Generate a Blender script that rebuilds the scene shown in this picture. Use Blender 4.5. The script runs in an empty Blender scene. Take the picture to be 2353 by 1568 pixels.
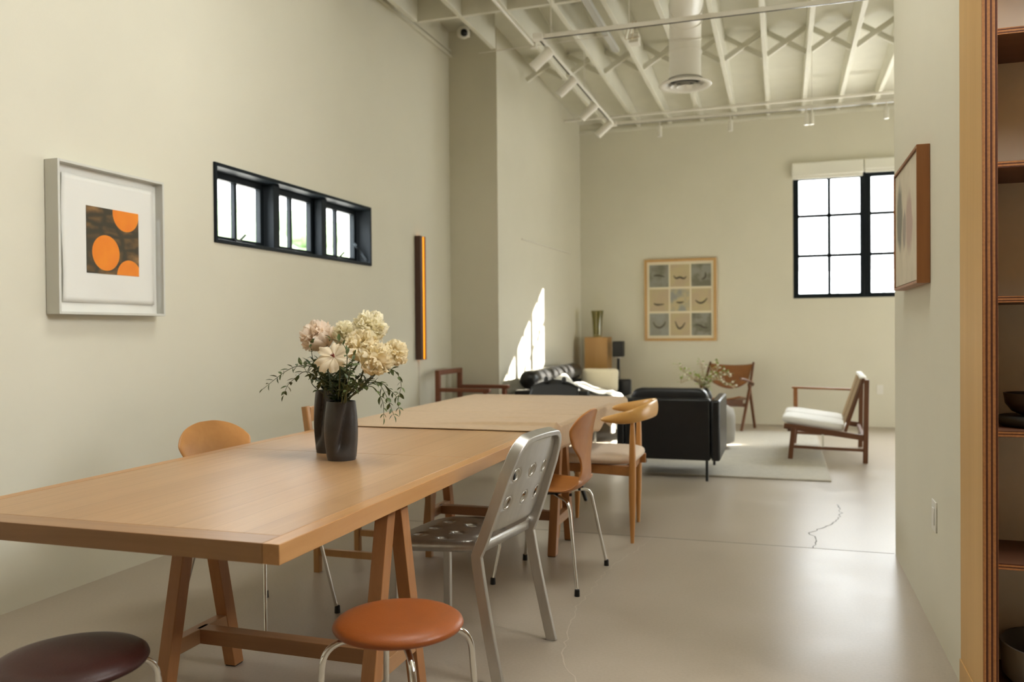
import bpy, bmesh, math, random
from math import sin, cos, pi, radians, sqrt
from mathutils import Vector as V, Matrix, noise
from mathutils.geometry import delaunay_2d_cdt

random.seed(7)
SC = bpy.context.scene
COL = SC.collection

# ------------------------------------------------------------------ mesh collector
def catmull(pts, n=6):
    pts = [V(p) for p in pts]
    if len(pts) < 3: return pts
    P = [2*pts[0]-pts[1]] + pts + [2*pts[-1]-pts[-2]]
    out = []
    for i in range(1, len(P)-2):
        a, b, c, d = P[i-1], P[i], P[i+1], P[i+2]
        for k in range(n):
            t = k/n
            out.append(.5*((2*b)+(c-a)*t+(2*a-5*b+4*c-d)*t*t+(3*b-a-3*c+d)*t**3))
    out.append(pts[-1])
    return out

def fillet(pts, r, n=6):
    pts = [V(p) for p in pts]
    out = [pts[0]]
    for i in range(1, len(pts)-1):
        p, a, b = pts[i], pts[i-1], pts[i+1]
        u, w = (a-p), (b-p)
        d = min(r, u.length*.49, w.length*.49)
        s, e = p+u.normalized()*d, p+w.normalized()*d
        for k in range(n+1):
            t = k/n
            out.append((1-t)**2*s+2*t*(1-t)*p+t*t*e)
    out.append(pts[-1])
    return out

class MB:
    def __init__(s): s.v=[]; s.f=[]; s.m=[]
    def add(s, vs, fs, m=0):
        o=len(s.v); s.v += [V(p) for p in vs]
        for f in fs: s.f.append([i+o for i in f]); s.m.append(m)
        return s
    def box(s, x0,x1,y0,y1,z0,z1, m=0):
        return s.add([(x0,y0,z0),(x1,y0,z0),(x1,y1,z0),(x0,y1,z0),(x0,y0,z1),(x1,y0,z1),(x1,y1,z1),(x0,y1,z1)],
            [(0,3,2,1),(4,5,6,7),(0,1,5,4),(1,2,6,5),(2,3,7,6),(3,0,4,7)], m)
    def bar(s, p0, p1, w, d, wdir=(1,0,0), w1=None, d1=None, flat=None, m=0):
        """rectangular member p0->p1; w along wdir, d along the other direction; flat: cut ends horizontal"""
        p0,p1=V(p0),V(p1); t=(p1-p0).normalized(); a=V(wdir); a=(a-t*a.dot(t)).normalized(); b=t.cross(a)
        w1=w if w1 is None else w1; d1=d if d1 is None else d1
        vs=[]
        for p,ww,dd in ((p0,w,d),(p1,w1,d1)):
            for i,j in ((-1,-1),(1,-1),(1,1),(-1,1)):
                q=p+a*(i*ww/2)+b*(j*dd/2)
                if flat and abs(t.z)>.2: q=q+t*((p.z-q.z)/t.z)
                vs.append(q)
        return s.add(vs,[(0,3,2,1),(4,5,6,7),(0,1,5,4),(1,2,6,5),(2,3,7,6),(3,0,4,7)],m)
    def rings(s, rings, cap=True, closed=False, m=0):
        n=len(rings[0]); vs=[p for r in rings for p in r]; fs=[]
        R=len(rings)
        for i in range(R if closed else R-1):
            j=(i+1)%R
            for k in range(n):
                l=(k+1)%n
                fs.append((i*n+k,i*n+l,j*n+l,j*n+k))
        if cap and not closed:
            fs.append(tuple(range(n-1,-1,-1))); fs.append(tuple((R-1)*n+k for k in range(n)))
        return s.add(vs,fs,m)
    def tube(s, pts, r, n=12, cap=True, m=0):
        pts=[V(p) for p in pts]
        rs=r if isinstance(r,(list,tuple)) else [r]*len(pts)
        up=None; R=[]
        for i,p in enumerate(pts):
            t=(pts[min(i+1,len(pts)-1)]-pts[max(i-1,0)]).normalized()
            if up is None:
                up=V((0,0,1)) if abs(t.z)<.9 else V((1,0,0))
            a=(up-t*up.dot(t)).normalized(); b=t.cross(a); up=a
            R.append([p+(a*cos(2*pi*k/n)+b*sin(2*pi*k/n))*rs[i] for k in range(n)])
        return s.rings(R,cap,m=m)
    def sweep(s, pts, N, w, th, m=0, cap=True, closed=False, seg=None):
        """rect (or elliptical when seg) section; w along N (vector or list), th across."""
        pts=[V(p) for p in pts]; R=[]
        L=len(pts)
        for i,p in enumerate(pts):
            if closed: t=(pts[(i+1)%L]-pts[i-1]).normalized()
            else: t=(pts[min(i+1,L-1)]-pts[max(i-1,0)]).normalized()
            nn=V(N[i]) if isinstance(N,list) else V(N)
            a=(nn-t*nn.dot(t)).normalized(); b=t.cross(a)
            ww=w[i] if isinstance(w,list) else w; tt=th[i] if isinstance(th,list) else th
            if seg:
                R.append([p+a*(cos(2*pi*k/seg)*ww/2)+b*(sin(2*pi*k/seg)*tt/2) for k in range(seg)])
            else:
                c=min(ww,tt)*.12
                R.append([p+a*x+b*y for x,y in ((ww/2-c,-tt/2),(ww/2,-tt/2+c),(ww/2,tt/2-c),(ww/2-c,tt/2),(-ww/2+c,tt/2),(-ww/2,tt/2-c),(-ww/2,-tt/2+c),(-ww/2+c,-tt/2))])
        return s.rings(R,cap,closed,m)
    def lathe(s, prof, c=(0,0,0), n=32, m=0, cap=False, fn=None):
        R=[]
        for r,z in prof:
            ring=[]
            for k in range(n):
                a=2*pi*k/n; rr=r*(fn(a,z) if fn else 1)
                ring.append(V((c[0]+rr*cos(a),c[1]+rr*sin(a),c[2]+z)))
            R.append(ring)
        return s.rings(R,cap,m=m)
    def grid(s, fn, nu, nv, m=0):
        vs=[fn(i/nu,j/nv) for i in range(nu+1) for j in range(nv+1)]
        fs=[(i*(nv+1)+j,(i+1)*(nv+1)+j,(i+1)*(nv+1)+j+1,i*(nv+1)+j+1) for i in range(nu) for j in range(nv)]
        return s.add(vs,fs,m)
    def pad(s, c, h, e=.35, n=20, M=None, m=0, fn=None):
        """superellipsoid cushion, half sizes h, e small = boxier"""
        def sg(x,p): return (1 if x>=0 else -1)*abs(x)**p
        c=V(c); R=[]
        nl=12
        for i in range(1,nl):
            la=-pi/2+pi*i/nl
            ring=[]
            for k in range(n*2):
                lo=pi*k/n
                p=V((h[0]*sg(cos(la),e)*sg(cos(lo),e),h[1]*sg(cos(la),e)*sg(sin(lo),e),h[2]*sg(sin(la),.75)))
                if fn: p=fn(p)
                if M: p=M@p
                ring.append(c+p)
            R.append(ring)
        s.rings(R,True,m=m); return s
    def xf(s, M):
        s.v=[M@p for p in s.v]; return s

def wloc(o):
    p=V((0,0,0))
    while o: p+=o.location; o=o.parent
    return p

def obj(name, mb, mats, parent=None, bevel=0, smooth=40, solid=None, sub=0, origin=None, off=0, seg=2, recalc=True):
    if not isinstance(mats,(list,tuple)): mats=[mats]
    me=bpy.data.meshes.new(name)
    o0=wloc(parent) if parent else V(origin or (0,0,0))
    me.from_pydata([tuple(p-o0) for p in mb.v],[],mb.f)
    for m in mats: me.materials.append(m)
    for p,mi in zip(me.polygons,mb.m): p.material_index=mi
    if recalc:
        bm=bmesh.new(); bm.from_mesh(me); bmesh.ops.recalc_face_normals(bm,faces=bm.faces[:]); bm.to_mesh(me); bm.free()
    if smooth:
        for p in me.polygons: p.use_smooth=True
        me.set_sharp_from_angle(angle=radians(smooth))
    o=bpy.data.objects.new(name,me); COL.objects.link(o)
    if parent: o.parent=parent
    else: o.location=o0
    if solid:
        md=o.modifiers.new('thick','SOLIDIFY'); md.thickness=solid; md.offset=off
    if bevel:
        md=o.modifiers.new('edge','BEVEL'); md.width=bevel; md.segments=seg; md.limit_method='ANGLE'; md.angle_limit=radians(35)
    if sub:
        md=o.modifiers.new('soft','SUBSURF'); md.levels=sub; md.render_levels=sub
    return o

def tag(o, label, cat, group=None):
    o['label']=label; o['category']=cat
    if group: o['group']=group
    return o
def thing(name, label, cat, loc=(0,0,0), group=None):
    o=bpy.data.objects.new(name,None); COL.objects.link(o); o.location=loc; o.empty_display_size=.1
    return tag(o,label,cat,group)
def struct(name, mb, mats, label=None, cat=None, **k):
    o=obj(name,mb,mats,**k); o['kind']='structure'
    if label: tag(o,label,cat)
    return o
def dup(root, loc, rz, label, group=None):
    r=root.copy(); COL.objects.link(r); r.location=loc; r.rotation_euler=(0,0,rz); r['label']=label
    if group: r['group']=group
    for ch in list(root.children):
        c=ch.copy(); COL.objects.link(c); c.parent=r
        for g in list(ch.children):
            d=g.copy(); COL.objects.link(d); d.parent=c
    return r

# ------------------------------------------------------------------ materials
def lin(c):
    return tuple(((x/255)/12.92 if x/255<=.04045 else ((x/255+.055)/1.055)**2.4) for x in c)
def newmat(name):
    m=bpy.data.materials.new(name); m.use_nodes=True
    nt=m.node_tree; b=nt.nodes['Principled BSDF']
    return m,nt,b
def rgba(c): return (c[0],c[1],c[2],1)
def mat(name, c, rough=.5, metal=0, var=0, vscale=6, bump=0, bscale=60, coat=0, spec=.5, sheen=0, stretch=(1,1,1), emit=None, es=0, alpha=None, trans=0, ior=1.45, sss=0):
    m,nt,b=newmat(name); N=nt.nodes; L=nt.links
    b.inputs['Base Color'].default_value=rgba(c); b.inputs['Roughness'].default_value=rough
    b.inputs['Metallic'].default_value=metal; b.inputs['Specular IOR Level'].default_value=spec
    b.inputs['Coat Weight'].default_value=coat; b.inputs['Coat Roughness'].default_value=.15
    b.inputs['Sheen Weight'].default_value=sheen
    b.inputs['IOR'].default_value=ior
    if trans: b.inputs['Transmission Weight'].default_value=trans
    if sss:
        b.inputs['Subsurface Weight'].default_value=sss; b.inputs['Subsurface Radius'].default_value=(.02,.015,.01); b.inputs['Subsurface Scale'].default_value=.5
    if emit: b.inputs['Emission Color'].default_value=rgba(emit); b.inputs['Emission Strength'].default_value=es
    if var or bump:
        tc=N.new('ShaderNodeTexCoord'); mp=N.new('ShaderNodeMapping'); mp.inputs['Scale'].default_value=stretch
        L.new(tc.outputs['Object'],mp.inputs['Vector'])
    if var:
        n=N.new('ShaderNodeTexNoise'); n.inputs['Scale'].default_value=vscale; n.inputs['Detail'].default_value=5
        L.new(mp.outputs['Vector'],n.inputs['Vector'])
        r=N.new('ShaderNodeValToRGB'); r.color_ramp.elements[0].position=.3; r.color_ramp.elements[1].position=.7
        r.color_ramp.elements[0].color=rgba([x*(1-var) for x in c]); r.color_ramp.elements[1].color=rgba([min(1,x*(1+var)) for x in c])
        L.new(n.outputs['Fac'],r.inputs['Fac']); L.new(r.outputs['Color'],b.inputs['Base Color'])
    if bump:
        n2=N.new('ShaderNodeTexNoise'); n2.inputs['Scale'].default_value=bscale; n2.inputs['Detail'].default_value=3
        L.new(mp.outputs['Vector'],n2.inputs['Vector'])
        bp=N.new('ShaderNodeBump'); bp.inputs['Strength'].default_value=bump; bp.inputs['Distance'].default_value=.01
        L.new(n2.outputs['Fac'],bp.inputs['Height']); L.new(bp.outputs['Normal'],b.inputs['Normal'])
    return m

def wood(name, c1, c2, axis='y', rough=.4, scale=28, coat=0, planks=None, spec=.5, dark=.5):
    """grain runs along axis; planks=(axis index, width): boards with slightly different tone"""
    m,nt,b=newmat(name); N=nt.nodes; L=nt.links
    tc=N.new('ShaderNodeTexCoord'); mp=N.new('ShaderNodeMapping')
    sc={'x':(.05,1,1),'y':(1,.05,1),'z':(1,1,.05)}[axis]; mp.inputs['Scale'].default_value=sc
    L.new(tc.outputs['Object'],mp.inputs['Vector'])
    vec=mp.outputs['Vector']; fac=None
    if planks:
        sx=N.new('ShaderNodeSeparateXYZ'); L.new(tc.outputs['Object'],sx.inputs[0])
        dv=N.new('ShaderNodeMath'); dv.operation='DIVIDE'; dv.inputs[1].default_value=planks[1]; L.new(sx.outputs[planks[0]],dv.inputs[0])
        fl=N.new('ShaderNodeMath'); fl.operation='FLOOR'; L.new(dv.outputs[0],fl.inputs[0])
        wn=N.new('ShaderNodeTexWhiteNoise'); wn.noise_dimensions='1D'; L.new(fl.outputs[0],wn.inputs['W'])
        cb=N.new('ShaderNodeCombineXYZ'); L.new(wn.outputs['Value'],cb.inputs[0]); L.new(wn.outputs['Value'],cb.inputs[2])
        va=N.new('ShaderNodeVectorMath'); va.operation='MULTIPLY_ADD'; va.inputs[1].default_value=(5,5,5)
        L.new(cb.outputs[0],va.inputs[0]); L.new(vec,va.inputs[2]); vec=va.outputs[0]; fac=wn.outputs['Value']
    n=N.new('ShaderNodeTexNoise'); n.inputs['Scale'].default_value=scale; n.inputs['Detail'].default_value=6; n.inputs['Roughness'].default_value=.65; n.inputs['Distortion'].default_value=.6
    L.new(vec,n.inputs['Vector'])
    n3=N.new('ShaderNodeTexNoise'); n3.inputs['Scale'].default_value=scale*.22; n3.inputs['Detail'].default_value=2; L.new(vec,n3.inputs['Vector'])
    ad=N.new('ShaderNodeMath'); ad.operation='MULTIPLY_ADD'; ad.inputs[1].default_value=.6; ad.inputs[2].default_value=0; L.new(n.outputs['Fac'],ad.inputs[0])
    a2=N.new('ShaderNodeMath'); a2.operation='MULTIPLY_ADD'; a2.inputs[1].default_value=.4; L.new(n3.outputs['Fac'],a2.inputs[0]); L.new(ad.outputs[0],a2.inputs[2])
    last=a2
    if fac:
        a3=N.new('ShaderNodeMath'); a3.operation='MULTIPLY_ADD'; a3.inputs[1].default_value=.16; L.new(fac,a3.inputs[0]); L.new(a2.outputs[0],a3.inputs[2])
        a4=N.new('ShaderNodeMath'); a4.operation='SUBTRACT'; a4.inputs[1].default_value=.08; L.new(a3.outputs[0],a4.inputs[0]); last=a4
    r=N.new('ShaderNodeValToRGB'); r.color_ramp.elements[0].position=.32; r.color_ramp.elements[1].position=.68
    r.color_ramp.elements[0].color=rgba(c2); r.color_ramp.elements[1].color=rgba(c1)
    L.new(last.outputs[0],r.inputs['Fac']); col=r.outputs['Color']
    if planks:
        fr=N.new('ShaderNodeMath'); fr.operation='FRACT'; L.new(dv.outputs[0],fr.inputs[0])
        lt=N.new('ShaderNodeMath'); lt.operation='LESS_THAN'; lt.inputs[1].default_value=.0022/planks[1]; L.new(fr.outputs[0],lt.inputs[0])
        sm=N.new('ShaderNodeMix'); sm.data_type='RGBA'; L.new(lt.outputs[0],sm.inputs['Factor']); L.new(col,sm.inputs['A']); sm.inputs['B'].default_value=rgba([x*.78 for x in c2]); col=sm.outputs['Result']
    L.new(col,b.inputs['Base Color'])
    b.inputs['Roughness'].default_value=rough; b.inputs['Coat Weight'].default_value=coat; b.inputs['Coat Roughness'].default_value=.2
    b.inputs['Specular IOR Level'].default_value=spec
    bp=N.new('ShaderNodeBump'); bp.inputs['Strength'].default_value=.12; bp.inputs['Distance'].default_value=.004
    L.new(n.outputs['Fac'],bp.inputs['Height']); L.new(bp.outputs['Normal'],b.inputs['Normal'])
    return m

def plyedge(name, axis, period=.0065):
    """end of plywood: thin alternating plies stacked along axis (0,1,2)"""
    m,nt,b=newmat(name); N=nt.nodes; L=nt.links
    tc=N.new('ShaderNodeTexCoord'); sx=N.new('ShaderNodeSeparateXYZ'); L.new(tc.outputs['Object'],sx.inputs[0])
    n=N.new('ShaderNodeTexNoise'); n.inputs['Scale'].default_value=9
    L.new(tc.outputs['Object'],n.inputs['Vector'])
    ma=N.new('ShaderNodeMath'); ma.operation='MULTIPLY_ADD'; ma.inputs[1].default_value=.0012; L.new(n.outputs['Fac'],ma.inputs[0]); L.new(sx.outputs[axis],ma.inputs[2])
    dv=N.new('ShaderNodeMath'); dv.operation='DIVIDE'; dv.inputs[1].default_value=period; L.new(ma.outputs[0],dv.inputs[0])
    fr=N.new('ShaderNodeMath'); fr.operation='FRACT'; L.new(dv.outputs[0],fr.inputs[0])
    r=N.new('ShaderNodeValToRGB'); e=r.color_ramp.elements
    A=lin((225,160,98)); B=lin((105,54,30)); C=lin((185,118,68))
    e[0].position=0; e[0].color=rgba(B); e[1].position=.42; e[1].color=rgba(B)
    for p,c in ((.5,A),(.72,C),(.82,A),(.95,A),(1,B)):
        q=e.new(p); q.color=rgba(c)
    L.new(fr.outputs[0],r.inputs['Fac'])
    n2=N.new('ShaderNodeTexNoise'); n2.inputs['Scale'].default_value=120; L.new(tc.outputs['Object'],n2.inputs['Vector'])
    mx=N.new('ShaderNodeMix'); mx.data_type='RGBA'; mx.blend_type='MULTIPLY'; mx.inputs['Factor'].default_value=.5
    L.new(r.outputs['Color'],mx.inputs['A']); L.new(n2.outputs['Fac'],mx.inputs['B'])
    L.new(mx.outputs['Result'],b.inputs['Base Color']); b.inputs['Roughness'].default_value=.55
    return m

def glassmat(name, tint=(1,1,1), rough=0.0, refl=1.0):
    m=bpy.data.materials.new(name); m.use_nodes=True; nt=m.node_tree; N=nt.nodes; L=nt.links
    N.remove(N['Principled BSDF']); out=N['Material Output']
    t=N.new('ShaderNodeBsdfTransparent'); t.inputs['Color'].default_value=rgba(tint)
    g=N.new('ShaderNodeBsdfGlossy'); g.inputs['Roughness'].default_value=rough
    f=N.new('ShaderNodeLayerWeight'); f.inputs['Blend'].default_value=.5
    pw=N.new('ShaderNodeMath'); pw.operation='POWER'; pw.inputs[1].default_value=5; L.new(f.outputs['Facing'],pw.inputs[0])
    mu=N.new('ShaderNodeMath'); mu.operation='MULTIPLY_ADD'; mu.inputs[1].default_value=.8*refl; mu.inputs[2].default_value=.03*refl; L.new(pw.outputs[0],mu.inputs[0])
    mx=N.new('ShaderNodeMixShader'); L.new(mu.outputs[0],mx.inputs[0]); L.new(t.outputs[0],mx.inputs[1]); L.new(g.outputs[0],mx.inputs[2])
    L.new(mx.outputs[0],out.inputs['Surface'])
    return m

WALLC=(.69,.665,.555)
M={}
M['wall']=mat('white_painted_plaster',WALLC,.75,var=.02,vscale=2,bump=.04,bscale=90)
M['ceil']=mat('white_painted_timber',(.74,.725,.63),.6,var=.03,vscale=5)
M['light_damping']=wood('light_damping_wall',(.40,.31,.23),(.33,.25,.18),'z',.5,8)  # made-up tone for unseen walls, darkened to hold back light from the front
M['metalwhite']=mat('white_enamel',(.80,.775,.70),.4)
M['black_frame']=mat('black_window_paint',(.006,.010,.013),.55,spec=.2)
M['glass']=glassmat('window_glass')
M['picglass']=glassmat('picture_glass',refl=.4)
M['oak']=wood('oak',(.50,.305,.150),(.40,.230,.105),'y',.36,30,planks=(0,.105))
M['oak_x_shaded']=wood('oak_cross_shaded',(.38,.21,.095),(.29,.15,.062),'x',.36,30)  # end rails darker than the other oak: front-edge shade put into the colour
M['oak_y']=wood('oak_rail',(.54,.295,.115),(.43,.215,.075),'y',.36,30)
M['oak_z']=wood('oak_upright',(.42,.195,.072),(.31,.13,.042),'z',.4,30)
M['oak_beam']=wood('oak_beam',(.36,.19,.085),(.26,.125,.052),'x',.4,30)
M['oak_beam_y']=wood('oak_beam_y',(.42,.235,.11),(.32,.165,.075),'y',.4,30)
M['ply_shell']=wood('cherry_shell',(.60,.255,.070),(.48,.18,.042),'x',.36,14,coat=.05,spec=.35)
M['ply_shell2']=wood('maple_shell',(.60,.30,.10),(.48,.22,.065),'x',.34,14,coat=.05,spec=.4)
M['chair_oak']=wood('chair_oak',(.47,.255,.095),(.36,.18,.062),'z',.35,26,coat=.1)
M['horn_wood']=wood('oiled_oak',(.70,.40,.125),(.58,.30,.08),'y',.33,18,coat=.12)
M['horn_leg']=wood('oiled_oak_leg',(.62,.31,.095),(.50,.225,.06),'z',.35,24,coat=.1)
M['walnut']=wood('walnut',(.16,.058,.020),(.09,.030,.010),'z',.38,26,coat=.1)
M['walnut_x']=wood('walnut_x',(.17,.062,.022),(.10,.034,.012),'x',.38,26,coat=.1)
M['teak']=wood('teak',(.31,.125,.034),(.21,.078,.02),'x',.35,20,coat=.1)
M['plinth']=wood('stained_plinth',(.48,.265,.075),(.37,.19,.048),'z',.4,12)
M['mahog']=wood('red_stained_beech',(.22,.072,.030),(.15,.045,.018),'x',.4,26)
M['horn_rail']=wood('oiled_oak_rail',(.42,.19,.06),(.32,.135,.04),'y',.38,22)
M['veneer']=wood('birch_veneer',(.66,.415,.165),(.54,.315,.11),'z',.45,10)
M['ply_face']=wood('shelf_veneer',(.15,.066,.034),(.105,.043,.022),'x',.5,12)
M['ply_edge_x']=plyedge('ply_edge_upright',0,.0133)
M['ply_edge_z']=plyedge('ply_edge_shelf',2,.009)
M['art_wood']=wood('walnut_frame',(.36,.145,.045),(.24,.09,.026),'z',.4,20)
M['light_wood']=wood('light_oak_frame',(.60,.38,.16),(.50,.30,.115),'z',.4,20)
M['chrome']=mat('chrome',(.78,.78,.77),.09,metal=1)
M['alu']=mat('brushed_aluminium',(.56,.545,.52),.40,metal=1,var=.05,vscale=40,stretch=(1,1,.08))
M['rubber']=mat('black_rubber',(.012,.012,.012),.6)
M['black_leather']=mat('black_leather',(.0085,.009,.010),.33,bump=.12,bscale=180,spec=.5)
M['cognac']=mat('cognac_leather',(.30,.080,.016),.38,var=.07,vscale=9,bump=.10,bscale=260)
M['maroon']=mat('dark_brown_leather',(.042,.011,.009),.42,var=.05,vscale=9,bump=.1,bscale=260)
M['vase']=mat('dark_stoneware',(.046,.041,.038),.40,var=.22,vscale=11,bump=.10,bscale=200)
M['linen']=mat('tan_linen',(.50,.345,.20),.9,var=.06,vscale=30,bump=.25,bscale=300,sheen=.2)
M['cushion']=mat('beige_wool',(.74,.59,.455),.95,var=.04,vscale=60,bump=.3,bscale=260,sheen=.3)
M['white_fab']=mat('white_canvas',(.80,.79,.755),.95,bump=.25,bscale=200,sheen=.2)
M['cream_fab']=mat('cream_linen',(.76,.70,.545),.95,bump=.25,bscale=200,sheen=.2)
M['web']=mat('tan_webbing',(.36,.25,.13),.9,bump=.4,bscale=220)
M['rug']=mat('pale_wool_rug',(.50,.47,.40),1,var=.07,vscale=30,bump=.5,bscale=140)
M['grey_fab']=mat('grey_boucle',(.42,.40,.36),.95,bump=.4,bscale=160)
M['liner']=mat('pale_back_board',(.86,.78,.67),.7)
M['paper']=mat('white_paper',(.80,.80,.76),.8)
M['matte_white']=mat('white_frame_lacquer',(.62,.62,.57),.45)
M['dark_liner']=mat('dark_liner',(.012,.011,.009),.5)
M['blind']=mat('roller_blind_fabric',(.82,.81,.73),.9)
M['plate']=mat('white_plastic',(.76,.745,.69),.35)
M['amber']=mat('amber_acrylic',(.85,.30,.01),.3,emit=(1,.32,.005),es=.55)
M['bowl']=mat('dark_red_bowl',(.022,.011,.010),.35)
M['dish']=mat('charcoal_dish',(.03,.03,.028),.55)
M['tub']=mat('grey_tub',(.15,.14,.125),.6)
M['speaker']=mat('black_vinyl',(.006,.006,.006),.5)
M['iron']=mat('black_steel',(.01,.01,.01),.4,metal=.3)
M['black_wood']=mat('black_lacquered_wood',(.018,.018,.018),.45)
def petalmat(name,c):
    m=mat(name,c,.6,var=.05,vscale=16); nt=m.node_tree; N=nt.nodes; L=nt.links; b=N['Principled BSDF']; out=N['Material Output']
    t=N.new('ShaderNodeBsdfTranslucent'); t.inputs['Color'].default_value=rgba([min(1,x*1.03) for x in c])
    mx=N.new('ShaderNodeMixShader'); mx.inputs[0].default_value=.42; L.new(b.outputs[0],mx.inputs[1]); L.new(t.outputs[0],mx.inputs[2]); L.new(mx.outputs[0],out.inputs['Surface'])
    return m
M['petal']=petalmat('cream_petal',(.95,.87,.66))
M['petal_pink']=petalmat('blush_petal',(.95,.85,.74))
M['petal_white']=petalmat('ivory_petal',(.95,.90,.72))
M['petal_open']=petalmat('peach_petal',(.95,.84,.65))
M['stamen']=mat('crimson_centre',(.26,.045,.03),.6)
M['leaf']=mat('dark_green_leaf',(.040,.072,.024),.5,var=.35,vscale=9)
M['leaf_light']=mat('fresh_green_leaf',(.33,.42,.10),.5,var=.3,vscale=9)
M['stem']=mat('green_stem',(.075,.085,.028),.55)
M['twig']=mat('brown_twig',(.10,.04,.018),.6)
M['blossom']=mat('white_blossom',(.85,.82,.70),.7)
M['pale_twig']=mat('pale_twig',(.50,.42,.28),.7)
M['greenglass']=glassmat('olive_glass',(.70,.68,.44),.05,2.0)
M['clearglass']=mat('clear_glass',(.9,.93,.92),.03,trans=1,ior=1.4)
M['lens']=mat('black_lens',(.006,.006,.008),.15)
M['outside_wall']=mat('pale_block_wall',(.72,.76,.78),.8)
M['outside_metal']=mat('pale_fence_paint',(.42,.46,.50),.5)
M['outside_ground']=mat('bleached_asphalt',(.40,.38,.35),.9)
M['foliage_out']=mat('outside_foliage',(.10,.16,.07),.8,var=.4,vscale=6)

# polished concrete floor
def concrete():
    m,nt,b=newmat('polished_concrete'); N=nt.nodes; L=nt.links
    tc=N.new('ShaderNodeTexCoord')
    def noi(s,d,r=.5,dist=0):
        n=N.new('ShaderNodeTexNoise'); n.inputs['Scale'].default_value=s; n.inputs['Detail'].default_value=d; n.inputs['Roughness'].default_value=r; n.inputs['Distortion'].default_value=dist
        L.new(tc.outputs['Object'],n.inputs['Vector']); return n
    a=noi(.7,2,.5); c=noi(2.6,3,.5); g=noi(90,2)
    m1=N.new('ShaderNodeMath'); m1.operation='MULTIPLY'; m1.inputs[1].default_value=.37; L.new(a.outputs['Fac'],m1.inputs[0])
    m2=N.new('ShaderNodeMath'); m2.operation='MULTIPLY_ADD'; m2.inputs[1].default_value=.35; L.new(c.outputs['Fac'],m2.inputs[0]); L.new(m1.outputs[0],m2.inputs[2])
    m3=N.new('ShaderNodeMath'); m3.operation='MULTIPLY_ADD'; m3.inputs[1].default_value=.28; L.new(g.outputs['Fac'],m3.inputs[0]); L.new(m2.outputs[0],m3.inputs[2])
    r=N.new('ShaderNodeMix'); r.data_type='RGBA'
    mr=N.new('ShaderNodeMapRange'); mr.inputs['From Min'].default_value=.28; mr.inputs['From Max'].default_value=.66; L.new(m3.outputs[0],mr.inputs['Value']); L.new(mr.outputs[0],r.inputs['Factor'])
    r.inputs['A'].default_value=(.365,.312,.247,1); r.inputs['B'].default_value=(.455,.397,.325,1)
    L.new(r.outputs['Result'],b.inputs['Base Color'])
    rr=N.new('ShaderNodeMapRange'); rr.inputs['From Min'].default_value=.35; rr.inputs['From Max'].default_value=.65; rr.inputs['To Min'].default_value=.28; rr.inputs['To Max'].default_value=.33
    L.new(c.outputs['Fac'],rr.inputs['Value']); L.new(rr.outputs[0],b.inputs['Roughness'])
    b.inputs['Specular IOR Level'].default_value=.10
    return m
M['concrete']=concrete()
M['crack']=mat('crack_filler',(.15,.13,.105),.6)
M['crack_pale']=mat('pale_crack_edge',(.50,.445,.365),.6)

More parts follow.
